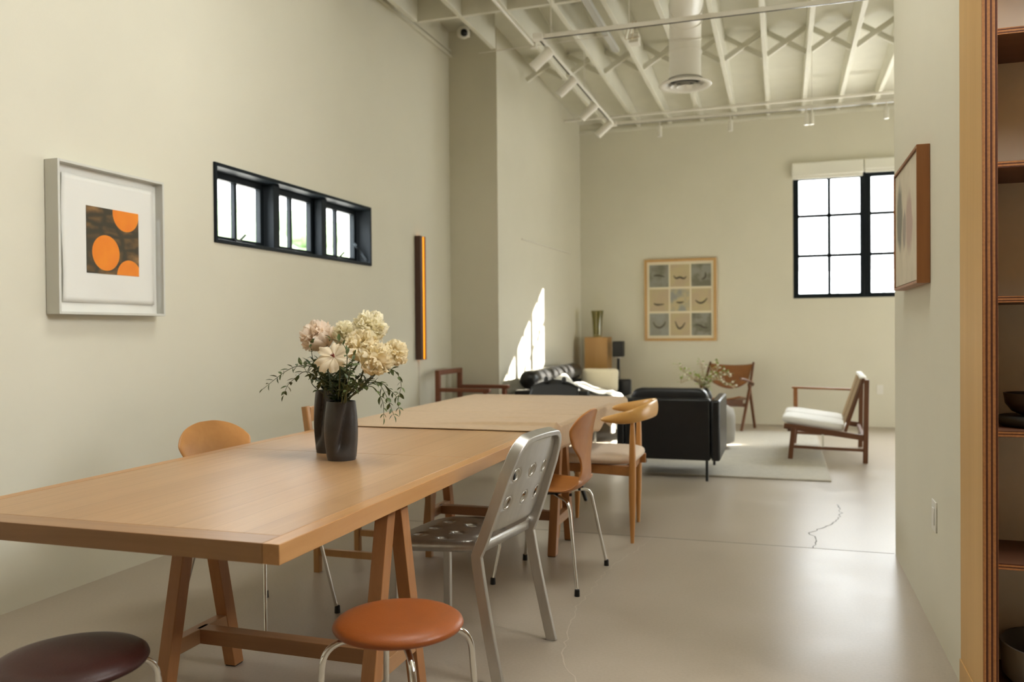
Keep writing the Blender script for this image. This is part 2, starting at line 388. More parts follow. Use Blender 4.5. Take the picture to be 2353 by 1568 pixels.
# orange-disc print: brown pebbled ground, three discs (procedural, object space: y 0..w, z 0..h)
def disc_print():
    m,nt,b=newmat('orange_disc_print'); N=nt.nodes; L=nt.links
    tc=N.new('ShaderNodeTexCoord'); sx=N.new('ShaderNodeSeparateXYZ'); L.new(tc.outputs['Object'],sx.inputs[0])
    mp=N.new('ShaderNodeMapping'); mp.inputs['Scale'].default_value=(1,.8,1.5); L.new(tc.outputs['Object'],mp.inputs['Vector'])
    vo=N.new('ShaderNodeTexVoronoi'); vo.feature='DISTANCE_TO_EDGE'; vo.inputs['Scale'].default_value=10; vo.inputs['Randomness'].default_value=.9
    nz=N.new('ShaderNodeTexNoise'); nz.inputs['Scale'].default_value=24; nz.inputs['Detail'].default_value=5; L.new(mp.outputs[0],nz.inputs['Vector'])
    vm=N.new('ShaderNodeVectorMath'); vm.operation='MULTIPLY_ADD'; vm.inputs[1].default_value=(.03,.03,.03); L.new(nz.outputs['Color'],vm.inputs[0]); L.new(mp.outputs[0],vm.inputs[2]); L.new(vm.outputs[0],vo.inputs['Vector'])
    ad=N.new('ShaderNodeMath'); ad.operation='MULTIPLY'; L.new(vo.outputs['Distance'],ad.inputs[0]); L.new(nz.outputs['Fac'],ad.inputs[1])
    r=N.new('ShaderNodeValToRGB'); e=r.color_ramp.elements
    e[0].position=.03; e[0].color=rgba(lin((58,52,36))); e[1].position=.28; e[1].color=rgba(lin((158,118,70)))
    q=e.new(.10); q.color=rgba(lin((98,76,44)))
    L.new(ad.outputs[0],r.inputs['Fac'])
    last=r.outputs['Color']
    n2=N.new('ShaderNodeTexNoise'); n2.inputs['Scale'].default_value=14; L.new(tc.outputs['Object'],n2.inputs['Vector'])
    ro=N.new('ShaderNodeValToRGB'); ro.color_ramp.elements[0].color=rgba(lin((228,118,16))); ro.color_ramp.elements[1].color=rgba(lin((245,150,28))); L.new(n2.outputs['Fac'],ro.inputs['Fac'])
    for cy_,cz_,rad in ((.120,.103,.087),(.252,.307,.087),(.272,-.005,.083)):
        a=N.new('ShaderNodeCombineXYZ'); L.new(sx.outputs[1],a.inputs[1]); L.new(sx.outputs[2],a.inputs[2])
        d=N.new('ShaderNodeVectorMath'); d.operation='DISTANCE'; d.inputs[1].default_value=(0,cy_,cz_); L.new(a.outputs[0],d.inputs[0])
        lt=N.new('ShaderNodeMath'); lt.operation='LESS_THAN'; lt.inputs[1].default_value=rad; L.new(d.outputs['Value'],lt.inputs[0])
        mx=N.new('ShaderNodeMix'); mx.data_type='RGBA'; L.new(lt.outputs[0],mx.inputs['Factor']); L.new(last,mx.inputs['A']); L.new(ro.outputs['Color'],mx.inputs['B']); last=mx.outputs['Result']
    L.new(last,b.inputs['Base Color']); b.inputs['Roughness'].default_value=.7
    return m
def blotch(name,c1,c2,scale,c3=None):
    m,nt,b=newmat(name); N=nt.nodes; L=nt.links
    tc=N.new('ShaderNodeTexCoord'); n=N.new('ShaderNodeTexNoise'); n.inputs['Scale'].default_value=scale; n.inputs['Detail'].default_value=3
    L.new(tc.outputs['Object'],n.inputs['Vector'])
    r=N.new('ShaderNodeValToRGB'); r.color_ramp.elements[0].position=.42; r.color_ramp.elements[1].position=.58
    r.color_ramp.elements[0].color=rgba(c1); r.color_ramp.elements[1].color=rgba(c2)
    L.new(n.outputs['Fac'],r.inputs['Fac']); L.new(r.outputs['Color'],b.inputs['Base Color']); b.inputs['Roughness'].default_value=.8
    return m

# ------------------------------------------------------------------ the room
H0,H1=0,4.48
def deck(y): return 3.985+.08*(11-y)      # underside of the roof deck falls towards the back wall
fl=struct('floor',MB().box(-3.4,5.0,-2.8,11.2,-.1,0),M['concrete'],smooth=0)
def crackmesh(pts,w,z,seed):
    rnd=random.Random(seed); P=[]
    for a,b in zip(pts,pts[1:]):
        a,b=V(a),V(b); n=max(2,int((b-a).length/.035)); d=(b-a).normalized(); q=V((-d.y,d.x))
        for i in range(n): P.append(a+(b-a)*(i/n)+q*rnd.uniform(-.011,.011))
    P.append(V(pts[-1]))
    mb=MB(); vs=[]; fs=[]
    for i,p in enumerate(P):
        d=(P[min(i+1,len(P)-1)]-P[max(i-1,0)]).normalized(); q=V((-d.y,d.x)); ww=w*rnd.uniform(.5,1.3)
        vs+=[(p.x-q.x*ww,p.y-q.y*ww,z),(p.x+q.x*ww,p.y+q.y*ww,z)]
        if i: fs.append((2*i-2,2*i-1,2*i+1,2*i))
    return mb.add(vs,fs)
obj('control_joint',MB().box(-3.19,.56,4.822,4.827,-.002,.0006),M['crack'],fl,smooth=0)
obj('crack',crackmesh([(.353,6.07),(.36,5.8),(.30,5.5),(.184,5.25),(.145,5.183),(.175,5.06),(.154,4.83)],.0035,.0007,3),M['crack'],fl,smooth=0,recalc=False)
obj('crack',crackmesh([(-.73,4.82),(-.76,4.55),(-.843,4.10),(-.842,3.84),(-.86,3.48),(-.80,3.13),(-.78,2.95),(-.72,2.83),(-.668,2.757),(-.62,2.5)],.0025,.0007,5),M['crack_pale'],fl,smooth=0,recalc=False)

wl=MB()
wl.box(-3.4,-3.2,-2.8,4.144,0,H1); wl.box(-3.4,-3.2,6.11,7.84,0,H1); wl.box(-3.4,-3.2,4.144,6.11,0,1.745); wl.box(-3.4,-3.2,4.144,6.11,2.222,H1)
struct('wall_left',wl,M['wall'],smooth=0)
pr=[(-3.4,7.84),(-2.69,7.84),(-2.595,11.0),(-3.4,11.0)]
struct('wall_left_far',MB().add([(x,y,z) for z in (0,H1) for x,y in pr],[(0,3,2,1),(4,5,6,7),(0,1,5,4),(1,2,6,5),(2,3,7,6),(3,0,4,7)]),M['wall'],smooth=0)
BW=(.13,3.49,1.585,3.12)   # opening in the back wall
wb=MB(); wb.box(-3.4,BW[0],11,11.2,0,H1); wb.box(BW[1],5.0,11,11.2,0,H1); wb.box(BW[0],BW[1],11,11.2,0,BW[2]); wb.box(BW[0],BW[1],11,11.2,BW[3],H1)
struct('wall_back',wb,M['wall'],smooth=0)
RW=(5.4,10.6,.05,1.62)
wr_f=MB(); wr_f.box(4.8,5.0,4.81,RW[0],0,H1); wr_f.box(4.8,5.0,RW[1],11.2,0,H1); wr_f.box(4.8,5.0,RW[0],RW[1],0,RW[2]); wr_f.box(4.8,5.0,RW[0],RW[1],RW[3],H1)
struct('wall_right_far',wr_f,M['wall'],smooth=0)
struct('wall_right',MB().box(.565,5.0,3.112,4.81,0,H1),M['wall'],smooth=0)
NW=(1.5,2.74,2.7,4.1)   # unseen window near the bookcase, guessed for the light on the left wall
wn_=MB(); wn_.box(2.6,2.8,-2.8,NW[0],0,H1); wn_.box(2.6,2.8,NW[1],3.112,0,H1); wn_.box(2.6,2.8,NW[0],NW[1],0,NW[2]); wn_.box(2.6,2.8,NW[0],NW[1],NW[3],H1)
struct('wall_right_near',wn_,M['light_damping'],smooth=0)
struct('wall_front',MB().box(-3.2,2.6,-2.8,-2.6,0,H1),M['light_damping'],smooth=0)
SK=(-1.3,.1,2.5,3.9)    # unseen skylight added to brighten the dining end
cl=MB(); cl.box(-3.4,5.0,-2.8,SK[2],H1,H1+.1); cl.box(-3.4,5.0,SK[3],4.82,H1,H1+.1); cl.add([(x,y,z) for x in (-3.4,5.0) for y,z in ((4.82,deck(4.82)),(11.2,deck(11.2)),(11.2,4.6),(4.82,4.6))],[(0,1,2,3),(7,6,5,4),(0,4,5,1),(1,5,6,2),(2,6,7,3),(3,7,4,0)]); cl.box(-3.4,SK[0],SK[2],SK[3],H1,H1+.1); cl.box(SK[1],5.0,SK[2],SK[3],H1,H1+.1)
struct('ceiling',cl,M['ceil'],smooth=0)
sk=MB(); x0,x1,y0,y1=SK
for a in ((x0-.04,x0,y0-.04,y1+.04),(x1,x1+.04,y0-.04,y1+.04),(x0,x1,y0-.04,y0),(x0,x1,y1,y1+.04)): sk.box(*a,H1+.1,H1+.35)
skw=struct('window_5_added',sk,M['metalwhite'],smooth=0,origin=((x0+x1)/2,(y0+y1)/2,H1+.1))
obj('added_skylight_cover',MB().box(x0-.04,x1+.04,y0-.04,y1+.04,H1+.35,H1+.36),M['blind'],skw,smooth=0)
struct('trim_1',MB().box(-3.2,-3.165,-2.6,7.84,3.975,3.995).box(-3.2,-3.175,-2.6,7.84,4.035,4.055),M['wall'],smooth=0)

# ceiling joists, blocking and bridging
JX=[-.155+.408*k for k in range(-7,12)]
for i,x in enumerate(JX):
    y1=6.62 if x<-2.9 else 7.5 if x<-2.5 else 10.99
    struct('ceiling_joist',MB().add([(xx,y,z) for xx in (x-.022,x+.022) for y,z in ((4.82,3.89),(y1,3.89),(y1,deck(y1)+.004),(4.82,deck(4.82)+.004))],[(0,1,2,3),(7,6,5,4),(0,4,5,1),(1,5,6,2),(2,6,7,3),(3,7,4,0)]),M['ceil'],bevel=.004,smooth=0,origin=(x,8,3.89))
for x0,x1 in zip(JX[:-1],JX[1:]):
    struct('ceiling_blocking',MB().box(x0+.022 if x0>-3.1 else x0,x1-.022,6.62,6.66,3.89,deck(6.64)+.003),M['ceil'],smooth=0,origin=((x0+x1)/2,6.64,3.89))
for x0,x1 in zip(JX[1:-1],JX[2:]):
    mb=MB(); a,b=x0+.022,x1-.022
    if x0<-2.5: a=-2.62
    mb.bar((a,8.63,3.915),(b,8.63,4.145),.035,.05,(0,1,0)); mb.bar((a,8.67,4.145),(b,8.67,3.915),.035,.05,(0,1,0))
    struct('ceiling_bridging',mb,M['ceil'],smooth=0,origin=((x0+x1)/2,8.65,3.93))
struct('trim_2',MB().box(-2.6,4.79,10.975,11.0,3.85,3.89),M['ceil'],smooth=0)

# window_1: black three-light hopper window in the left wall
def frame_rect(mb,ax,c0,c1,u0,u1,z0,z1,w,m=0):
    """frame of width w; ax 'x' = plane normal x (u is y), 'y' = plane normal y (u is x)"""
    for a in ((u0,u0+w,z0,z1),(u1-w,u1,z0,z1),(u0+w,u1-w,z0,z0+w),(u0+w,u1-w,z1-w,z1)):
        if ax=='x': mb.box(c0,c1,a[0],a[1],a[2],a[3],m)
        else: mb.box(a[0],a[1],c0,c1,a[2],a[3],m)
f=MB(); frame_rect(f,'x',-3.38,-3.185,4.144,6.11,1.745,2.222,.022)
w1=struct('window_1',f,M['black_frame'],bevel=.003,smooth=0,origin=(-3.28,5.127,1.745))
mull=MB()
for y in (4.845,5.455): mull.box(-3.36,-3.235,y-.035,y+.035,1.767,2.20)
obj('mullion',mull,M['black_frame'],w1,bevel=.003,smooth=0)
for (a,b,mid) in ((4.235,4.80,4.504),(4.89,5.42,5.132),(5.49,6.075,5.762)):
    s=MB(); frame_rect(s,'x',-3.345,-3.305,a,b,1.767,2.20,.04); s.box(-3.34,-3.31,mid-.013,mid+.013,1.80,2.165)
    so=obj('window_sash',s,M['black_frame'],w1,bevel=.002,smooth=0)
    obj('pane',MB().box(-3.327,-3.323,a+.038,b-.038,1.805,2.162),M['glass'],so,smooth=0)
    hd=MB()
    if b<4.85 or a>5.45: hd.box(-3.305,-3.285,mid-.03,mid+.03,1.785,1.80).bar((-3.29,mid+.01,1.795),(-3.262,mid+.035,1.835),.008,.012,(0,1,0))
    if hd.v: obj('window_latch',hd,M['iron'],so,smooth=0)
obj('stay_arm',MB().bar((-3.30,6.02,1.93),(-3.22,6.085,1.79),.008,.02,(0,1,0)),M['chrome'],w1,smooth=0)

# window_2: black steel sashes in the back wall, with roller blinds above
f=MB(); frame_rect(f,'y',11.02,11.16,BW[0],BW[1],BW[2],BW[3],.03)
w2=struct('window_2',f,M['black_frame'],bevel=.003,smooth=0,origin=(2.2,11.05,BW[2]))
for k in range(4):
    a=BW[0]+.025+k*.835; b=a+.80
    s=MB(); frame_rect(s,'y',11.03,11.08,a,b,BW[2]+.015,BW[3]-.015,.045)
    mid=(a+b)/2; s.box(mid-.019,mid+.019,11.035,11.075,BW[2]+.03,BW[3]-.03)
    for z in (2.115,2.612): s.box(a+.03,b-.03,11.035,11.075,z-.018,z+.018)
    so=obj('window_sash',s,M['black_frame'],w2,bevel=.002,smooth=0)
    obj('pane',MB().box(a+.03,b-.03,11.053,11.057,BW[2]+.045,BW[3]-.045),M['glass'],so,smooth=0)
    if k<3: obj('mullion',MB().box(b+.002,a+.833,11.025,11.10,BW[2],BW[3]),M['black_frame'],w2,smooth=0)
for k,lab in enumerate(('cream roller blind rolled up over the window sash nearest the corner chair','cream roller blind over the middle sash, cut by the white wall edge','cream roller blind over the window sash hidden behind the near wall')):
    a=BW[0]-.015+k*.84; z=3.065 if k==0 else 3.10
    if k==2: continue
    r=thing('roller_blind',lab,'blind',(a+.42,10.97,z),'roller blinds above the black steel window')
    obj('blind_cassette',MB().box(a,a+.83,10.93,10.999,z+.035,3.265),M['blind'],r,bevel=.012,smooth=40,seg=3)
    obj('blind_hem',MB().box(a+.01,a+.82,10.955,10.975,z,z+.036),M['blind'],r,bevel=.004)
# window_3_guessed: unseen window in the near right wall, guessed for its light
f=MB(); frame_rect(f,'x',2.66,2.76,NW[0],NW[1],NW[2],NW[3],.04)
f.box(2.67,2.73,2.1,2.14,NW[2],NW[3])
for z in (3.4,): f.box(2.67,2.73,NW[0],NW[1],z-.015,z+.015)
w3=struct('window_3_guessed',f,M['black_frame'],smooth=0,origin=(2.7,1.92,NW[2]))
obj('pane',MB().box(2.70,2.705,NW[0]+.03,NW[1]-.03,NW[2]+.03,NW[3]-.03),M['glass'],w3,smooth=0)

# window_4_added: unseen glazing added to fill the far room with light, backed by a blind
f=MB(); frame_rect(f,'x',4.82,4.92,RW[0],RW[1],RW[2],RW[3],.05)
for y in (6.85,8.1,9.35): f.box(4.84,4.90,y-.025,y+.025,RW[2],RW[3])
for z in (.82,): f.box(4.84,4.90,RW[0],RW[1],z-.015,z+.015)
w4=struct('window_4_added',f,M['black_frame'],smooth=0,origin=(4.87,8.1,RW[2]))
obj('blind',MB().box(4.985,4.99,RW[0],RW[1],RW[2],RW[3]),M['blind'],w4,smooth=0)  # opaque sheet behind the added fill lamp

# outside: ground, pale neighbouring block, pale fence
struct('ground_outside',MB().box(-40,40,11.3,60,-.2,-.15).box(-40,-3.5,-30,11.3,-.2,-.15).box(4.5,40,-30,11.3,-.2,-.15),M['outside_ground'],smooth=0)
ob=MB().box(-6,14,24,26,-.15,2.75)
tag(obj('neighbour_building',ob,M['outside_wall'],smooth=0,origin=(4,25,-.15)),'pale low building seen through the lowest panes of the black window','building')
fe=thing('yard_fence','pale metal railing outside the lower panes of the black window','fence',(2,15,-.15))
fm=MB(); fm.box(-1.5,7,14.98,15.02,2.02,2.07); fm.box(-1.5,7,14.98,15.02,.2,.25)
obj('rail',fm,M['outside_metal'],fe,smooth=0)
for i in range(24): obj('picket',MB().box(-1.3+i*.36,-1.26+i*.36,14.97,15.03,-.15,2.5),M['outside_metal'],fe,smooth=0)
hb=MB(); rnd=random.Random(4)
for i in range(60):
    c=V((-16+rnd.uniform(-1,1),rnd.uniform(18,32),rnd.uniform(3.2,4.6))); hb.pad(c,(1.2,1.4,.7),.9,6)
tag(obj('hillside_trees',hb,M['foliage_out'],origin=(-16,25,-.15)),'hazy treetops seen through the upper panes of the strip window','trees')['kind']='stuff'

# ------------------------------------------------------------------ dining table
Tz=.72; Tx0,Tx1,Ty0,Ty1=-2.232,-1.09,1.627,5.95
t=thing('dining_table','long pale oak trestle dining table running down the room','table',(-1.66,3.79,0))
obj('tabletop',MB().box(Tx0+.046,Tx1-.046,Ty0+.075,2.958,Tz-.04,Tz).box(Tx0+.046,Tx1-.046,2.961,Ty1-.075,Tz-.04,Tz),M['oak'],t,bevel=.0012)
for x0 in (Tx0,Tx1-.045): obj('side_rail',MB().box(x0,x0+.045,Ty0,Ty1,Tz-.048,Tz),M['oak_y'],t,bevel=.0015)
for y0 in (Ty0,Ty1-.074): obj('end_rail',MB().box(Tx0+.0455,Tx1-.0455,y0,y0+.074,Tz-.048,Tz),M['oak_x_shaded'],t,bevel=.0015)
for yc in (2.365,4.455):
    st=obj('trestle',MB().box(-1.90,-1.175,yc-.025,yc+.025,.15,.20),M['oak_beam'],t,bevel=.002)
    for x in (-1.9025,-1.1725):
        for sg in (-1,1):
            obj('leg',MB().bar((x,yc+sg*.036,Tz-.04),(x,yc+sg*.183,.004),.045,.05,(1,0,0),flat=True),M['oak_z'],st,bevel=.002)
            obj('foot_pad',MB().box(x-.02,x+.02,yc+sg*.183-.022,yc+sg*.183+.022,0,.004),M['rubber'],st,smooth=0)
        obj('cross_rail',MB().box(x-.02,x+.02,yc-.135,yc+.135,.15,.20),M['oak_beam_y'],st,bevel=.002)

# tablecloth
def clothf(u,v):
    x=-2.25+u*1.262          # runs over both long edges
    y=3.785+v*2.215
    n=noise.noise(V((x*3,y*3,1)))*.5+noise.noise(V((x*9,y*7,4)))*.22
    z=Tz+.0015+.0030*(1+n)
    y+=.006*noise.noise(V((x*5,2,y)))
    # soft folds
    c=4.03+.10*(x+1.2)
    if x>-1.85: z+=.016*math.exp(-((y-c)/.028)**2)*min(1,(x+1.85)/.4)
    z+=.006*math.exp(-((y-4.75-.5*(x+1.5))/.05)**2)*max(0,1-abs(x+1.5)/.4)
    z+=.008*math.exp(-((y-4.35-.25*(x+1.4))/.03)**2)*max(0,1-abs(x+1.42)/.25)+.007*math.exp(-((y-5.3+.3*(x+1.5))/.05)**2)*max(0,1-abs(x+1.6)/.5)+.004*math.exp(-((y-4.6)/.02)**2)
    xe=Tx1+.007
    if x>xe:
        d=x-xe; z=Tz+.002-max(0,d-.006)*.98; x=xe+min(d,.012)+.014*abs(noise.noise(V((2,y*5,0))))*min(1,d/.05)+.01*min(1,d/.08); z-= .030*min(1,d/.09)*(1+1.3*noise.noise(V((7,y*5,0)))); z+=.004*noise.noise(V((3,y*40,d*30)))
    xl=Tx0-.007
    if x<xl: d=xl-x; z=Tz+.002-d; x=xl-min(d,.012)
    ye=Ty1+.006
    if y>ye:
        d=y-ye; z=min(z,Tz+.004)-d; y=ye+.01
    return V((x,y,z))
tag(obj('tablecloth',MB().grid(clothf,90,120),M['linen'],solid=.0025,off=1,origin=(-1.66,4.9,Tz)),'tan linen cloth spread over the far half of the table','tablecloth')

# ------------------------------------------------------------------ stools
def stool(label,loc,rz,leather):
    s=thing('stool',label,'stool',(0,0,0),'round leather stools at the near end of the table')
    R=.172; prof=[(.001,.457),(.05,.457),(.10,.4565),(.135,.454),(.158,.448),(.169,.440),(.172,.432),(.168,.425),(.158,.420),(.10,.418),(.001,.418)]
    obj('seat',MB().lathe(prof,(0,0,0),64,cap=True),leather,s,smooth=60)
    obj('seat_plate',MB().lathe([(.001,.4175),(.055,.4175),(.055,.408),(.001,.408)],(0,0,0),28,cap=True),M['iron'],s)
    for k in range(4):
        a=pi/2*k
        d=V((cos(a),sin(a),0))
        p=fillet([d*.03+V((0,0,.412)),d*.195+V((0,0,.398)),d*.222+V((0,0,.008))],.06,8)
        lg=obj('leg',MB().tube(p,.0085,16),M['chrome'],s,smooth=60)
        e=d*.222; obj('leg_glide',MB().lathe([(.0001,0),(.011,0),(.011,.016),(.0095,.018)],(e.x,e.y,0),14,cap=True),M['rubber'],lg)
    s.location=loc; s.rotation_euler=(0,0,rz)
    return s
stool('round stool with a cognac brown leather seat before the trestle legs',(-.968,1.985,0),radians(-54),M['cognac'])
stool('round stool with a dark maroon leather seat at the table end',(-1.593,1.525,0),radians(-40+10),M['maroon'])

# ------------------------------------------------------------------ moulded shell chairs
def shell_chair(label,mshell,lean=0):
    c=thing('shell_chair',label,'chair',(0,0,0),'moulded plywood shell chairs on chrome legs')
    cp=[(.215,.432),(.19,.442),(.10,.446),(0,.438),(-.09,.434),(-.145,.443),(-.180,.475),(-.190,.53),(-.187,.59),(-.189,.66),(-.197,.73),(-.205,.763),(-.212,.790),(-.218,.808),(-.222,.820),(-.224,.825)]
    cp=[(x-lean*max(0,z-.445)/.38 if x<-.12 else x,z) for x,z in cp]
    wp=[.06,.150,.196,.205,.200,.178,.135,.086,.088,.165,.205,.192,.160,.122,.075,.03]
    C=catmull([(p[0],p[1],w) for p,w in zip(cp,wp)],6)
    nu=len(C)-1
    def fn(u,v):
        i=min(nu,int(round(u*nu))); x,z,w=C[i]; s=2*v-1
        t=C[min(i+1,nu)]-C[max(i-1,0)]; tx,tz=V((t.x,t.y)).normalized()
        nx,nz=-tz,tx       # normal of the profile
        k=i/nu
        q=(w*s/.2)**2
        if k<.42: return V((x,w*s,z+.022*q))
        cc=(.016 if lean else .03)*q
        return V((x+cc,w*s,z))
    obj('shell',MB().grid(fn,nu,16),mshell,c,solid=.010,smooth=70,sub=1)
    obj('hub',MB().lathe([(.001,.428),(.085,.428),(.085,.418),(.06,.410),(.001,.410)],(0,0,0),28,cap=True),M['rubber'],c)
    for sx,sy in ((1,1),(1,-1),(-1,1),(-1,-1)):
        f=V((.215*sx,(.222 if sx>0 else .262)*sy,0))
        if sx>0: f=V((.213,.222*sy,0))
        top=V((f.x*.72,f.y*.70,.405))
        p=fillet([V((.03*sx,.03*sy,.413)),top,f+V((0,0,.012))],.045,7)
        lg=obj('leg',MB().tube(p,.0075,14),M['chrome'],c,smooth=60)
        obj('foot_cap',MB().lathe([(.0001,0),(.0125,0),(.0115,.03),(.008,.032)],(f.x,f.y,0),14,cap=True),M['rubber'],lg)
    for sy in (-1,1): obj('bolt',MB().lathe([(.0001,0),(.007,0),(.007,.012),(.0001,.014)],(-.13,.075*sy,.414),10,cap=True),M['rubber'],c)
    return c
ca=shell_chair('cherry plywood shell chair with pinched waist, beyond the aluminium chair',M['ply_shell'])
ca.location=(-1.09,3.925,0); ca.rotation_euler=(0,0,radians(177))
cb=shell_chair('light plywood shell chair tucked under the table beside the wall',M['ply_shell2'],.08)
cb.location=(-2.06,2.95,0); cb.rotation_euler=(0,0,radians(-7))

# ------------------------------------------------------------------ perforated aluminium chair
def holed_panel(outline, holes, hr, fn, res=.02):
    """2-D outline polygon with round holes, triangulated, mapped by fn(u,v)->V"""
    vs=[V(p) for p in outline]; n=len(vs); ed=[(i,(i+1)%n) for i in range(n)]
    for h in holes:
        o=len(vs); k=20
        vs+=[V((h[0]+hr*cos(2*pi*i/k),h[1]+hr*sin(2*pi*i/k))) for i in range(k)]
        ed+=[(o+i,o+(i+1)%k) for i in range(k)]
    us=[p.x for p in vs]; ws=[p.y for p in vs]
    x=min(us)+res/2
    while x<max(us):
        y=min(ws)+res/2
        while y<max(ws):
            if all((V((x,y))-V(h)).length>hr+res*.4 for h in holes): vs.append(V((x,y)))
            y+=res
        x+=res
    out=delaunay_2d_cdt(vs,ed,[],0,1e-5); P=out[0]
    def inside(p):
        c=False
        for i in range(n):
            a,b=outline[i],outline[(i+1)%n]
            if (a[1]>p.y)!=(b[1]>p.y) and p.x<(b[0]-a[0])*(p.y-a[1])/(b[1]-a[1])+a[0]: c=not c
        return c
    fs=[]
    for f in out[2]:
        ce=sum((P[i] for i in f),V((0,0)))/len(f)
        if inside(ce) and all((ce-V(h)).length>hr*.97 for h in holes): fs.append(f)
    used=sorted({i for f in fs for i in f}); ix={a:b for b,a in enumerate(used)}
    return MB().add([fn(P[i].x,P[i].y) for i in used],[[ix[i] for i in f] for f in fs])
def rrect(u0,u1,v0,v1,r,n=8):
    out=[]
    rr=r if isinstance(r,(list,tuple)) else [r]*4
    for (cx_,cy_,a0),q in zip(((u1,v1,0),(u0,v1,90),(u0,v0,180),(u1,v0,270)),rr):
        sx=-1 if a0 in (0,270) else 1; sy=-1 if a0 in (0,90) else 1
        for k in range(n+1):
            a=radians(a0+90*k/n); out.append((cx_+sx*q+q*cos(a),cy_+sy*q+q*sin(a)))
    return out
mc=thing('aluminium_chair','brushed aluminium chair with round holes in seat and back','chair',(0,0,0))
def legx(z):   # rear leg / back upright profile, front = +x
    if z<.43: return -.14-.085*((.43-z)/.43)**1.15
    return -.14-.145*((z-.43)/.40)**.92
path=[]
HB=.83
for i in range(13): z=.43*i/12; path.append((legx(z),.232-.012*i/12,z))
up=[(legx(z),.220-.022*(z-.43)/.4,z) for z in [.47,.51,.55,.59,.63,.67,.71]]
arc=[]
for k in range(1,9):
    a=pi/2*k/8; y=.105+.090*cos(a); z=.735+(HB-.735)*sin(a); arc.append((legx(z),y,z))
half=path+up+arc+[(legx(HB),.05,HB+.002)]
full=[V(p) for p in half]+[V((legx(HB+.003),0,HB+.003))]+[V((x,-y,z)) for x,y,z in reversed(half)]
Ns=[]
for p in full:
    e=.01; d=V((legx(p.z+e)-legx(p.z-e),0,2*e)).normalized(); Ns.append((d.z,0,-d.x))
obj('back_frame',MB().sweep(full,Ns,.040,.020),M['alu'],mc,smooth=30)
def backf(u,v):
    z=v; return V((legx(z)+.006+.0-.018*(1-(u/.2)**2)*.8, u, z))
bo=rrect(-.190,.190,.500,.814,[.095,.095,.05,.05])
holes=[(u,v) for v in (.60,.70) for u in (-.122,0,.122)]
obj('back_panel',holed_panel(bo,holes,.0205,backf),M['alu'],mc,solid=.003,smooth=60)
for h in holes:
    obj('hole_rim',MB().tube([backf(h[0]+.022*cos(2*pi*k/20),h[1]+.022*sin(2*pi*k/20)) for k in range(21)],.0032,8),M['alu'],mc,smooth=60)
def seatf(u,v):   # u = x, v = y
    d=-.016*math.exp(-((u+.02)/.13)**2-(v/.16)**2)+.010*max(0,(u-.17)/.08)*-1.5+.020*max(0,(-u-.06)/.09)*(2*(v/.2)**2-.6)
    return V((u,v,.452+d))
so=rrect(-.150,.268,-.212,.212,[.07,.03,.03,.07])
sh=[(u,v) for u in (-.05,.055,.16) for v in (-.11,0,.11)]
obj('seat',holed_panel(so,sh,.021,seatf,.022),M['alu'],mc,solid=.003,smooth=60)
for h in sh:
    obj('hole_rim',MB().tube([seatf(h[0]+.0225*cos(2*pi*k/20),h[1]+.0225*sin(2*pi*k/20))+V((0,0,-.003)) for k in range(21)],.0035,8),M['alu'],mc,smooth=60)
ap=[seatf(*p) for p in so]; sk_=MB()
n=len(ap); sk_.add([p for p in ap]+[p-V((0,0,.034)) for p in ap],[(i,(i+1)%n,n+(i+1)%n,n+i) for i in range(n)])
obj('seat_apron',sk_,M['alu'],mc,solid=.004,smooth=60)
for sy in (-1,1):
    obj('leg',MB().sweep([(.215,.19*sy,.437),(.214,.191*sy,.40),(.218,.197*sy,0)],(1,0,0),.03,.022),M['alu'],mc,bevel=.002)
mc.location=(-1.112,2.905,0); mc.rotation_euler=(0,0,radians(172.5))

# ------------------------------------------------------------------ armchair with horn-shaped rail (right side of table)
hc=thing('round_rail_armchair','oiled oak armchair with curved horn shaped top rail and beige seat','chair',(-1.0,4.93,0))
rail=catmull([(-.985,4.655,.695),(-.90,4.635,.702),(-.815,4.64,.716),(-.75,4.70,.735),(-.722,4.80,.742),(-.715,4.93,.744),(-.735,5.06,.742),(-.785,5.17,.733),(-.87,5.21,.722),(-.96,5.215,.715),(-1.03,5.205,.710)],6)
L_=len(rail)-1
wz=[];th=[]
for i in range(L_+1):
    k=abs(2*i/L_-1)          # 1 at tips, 0 in the middle of the back
    b=max(0,1-k**2.2*1.05)
    wz.append(.022+.075*b**.8 if k<1 else .014); th.append(.036-.012*b+.006*math.exp(-((k-.55)/.18)**2))
wz[0]=wz[-1]=.013; th[0]=th[-1]=.016
obj('top_rail',MB().sweep(rail,(0,0,1),wz,th,seg=20),M['horn_wood'],hc,smooth=70)
def taper(p0,p1,r0,r1,rm_,n=10):
    p0,p1=V(p0),V(p1); pts=[p0.lerp(p1,i/n) for i in range(n+1)]
    rs=[]
    for i in range(n+1):
        t=i/n; rs.append(r0*(1-t)**2+2*rm_*t*(1-t)+r1*t*t if True else 0)
    return pts,rs
for a,b in (((-.806,4.655,.690),(-.812,4.66,0)),((-.86,5.20,.700),(-.866,5.19,0))):
    p,r=taper(a,b,.012,.010,.030); obj('leg',MB().tube(p,r,16),M['horn_leg'],hc,smooth=60)
for a,b in (((-1.235,4.70,.43),(-1.25,4.665,0)),((-1.245,5.16,.43),(-1.262,5.20,0))):
    p,r=taper(a,b,.018,.010,.024); obj('leg',MB().tube(p,r,16),M['horn_leg'],hc,smooth=60)
for y,y2 in ((4.675,4.71),(5.185,5.15)): obj('seat_rail',MB().bar((-.815,y,.405),(-1.235,y2,.41),.024,.06,(0,1,0),d1=.045),M['horn_rail'],hc,bevel=.004)
obj('seat_rail',MB().bar((-.84,4.69,.405),(-.86,5.17,.405),.024,.055,(1,0,0)),M['horn_rail'],hc,bevel=.004)
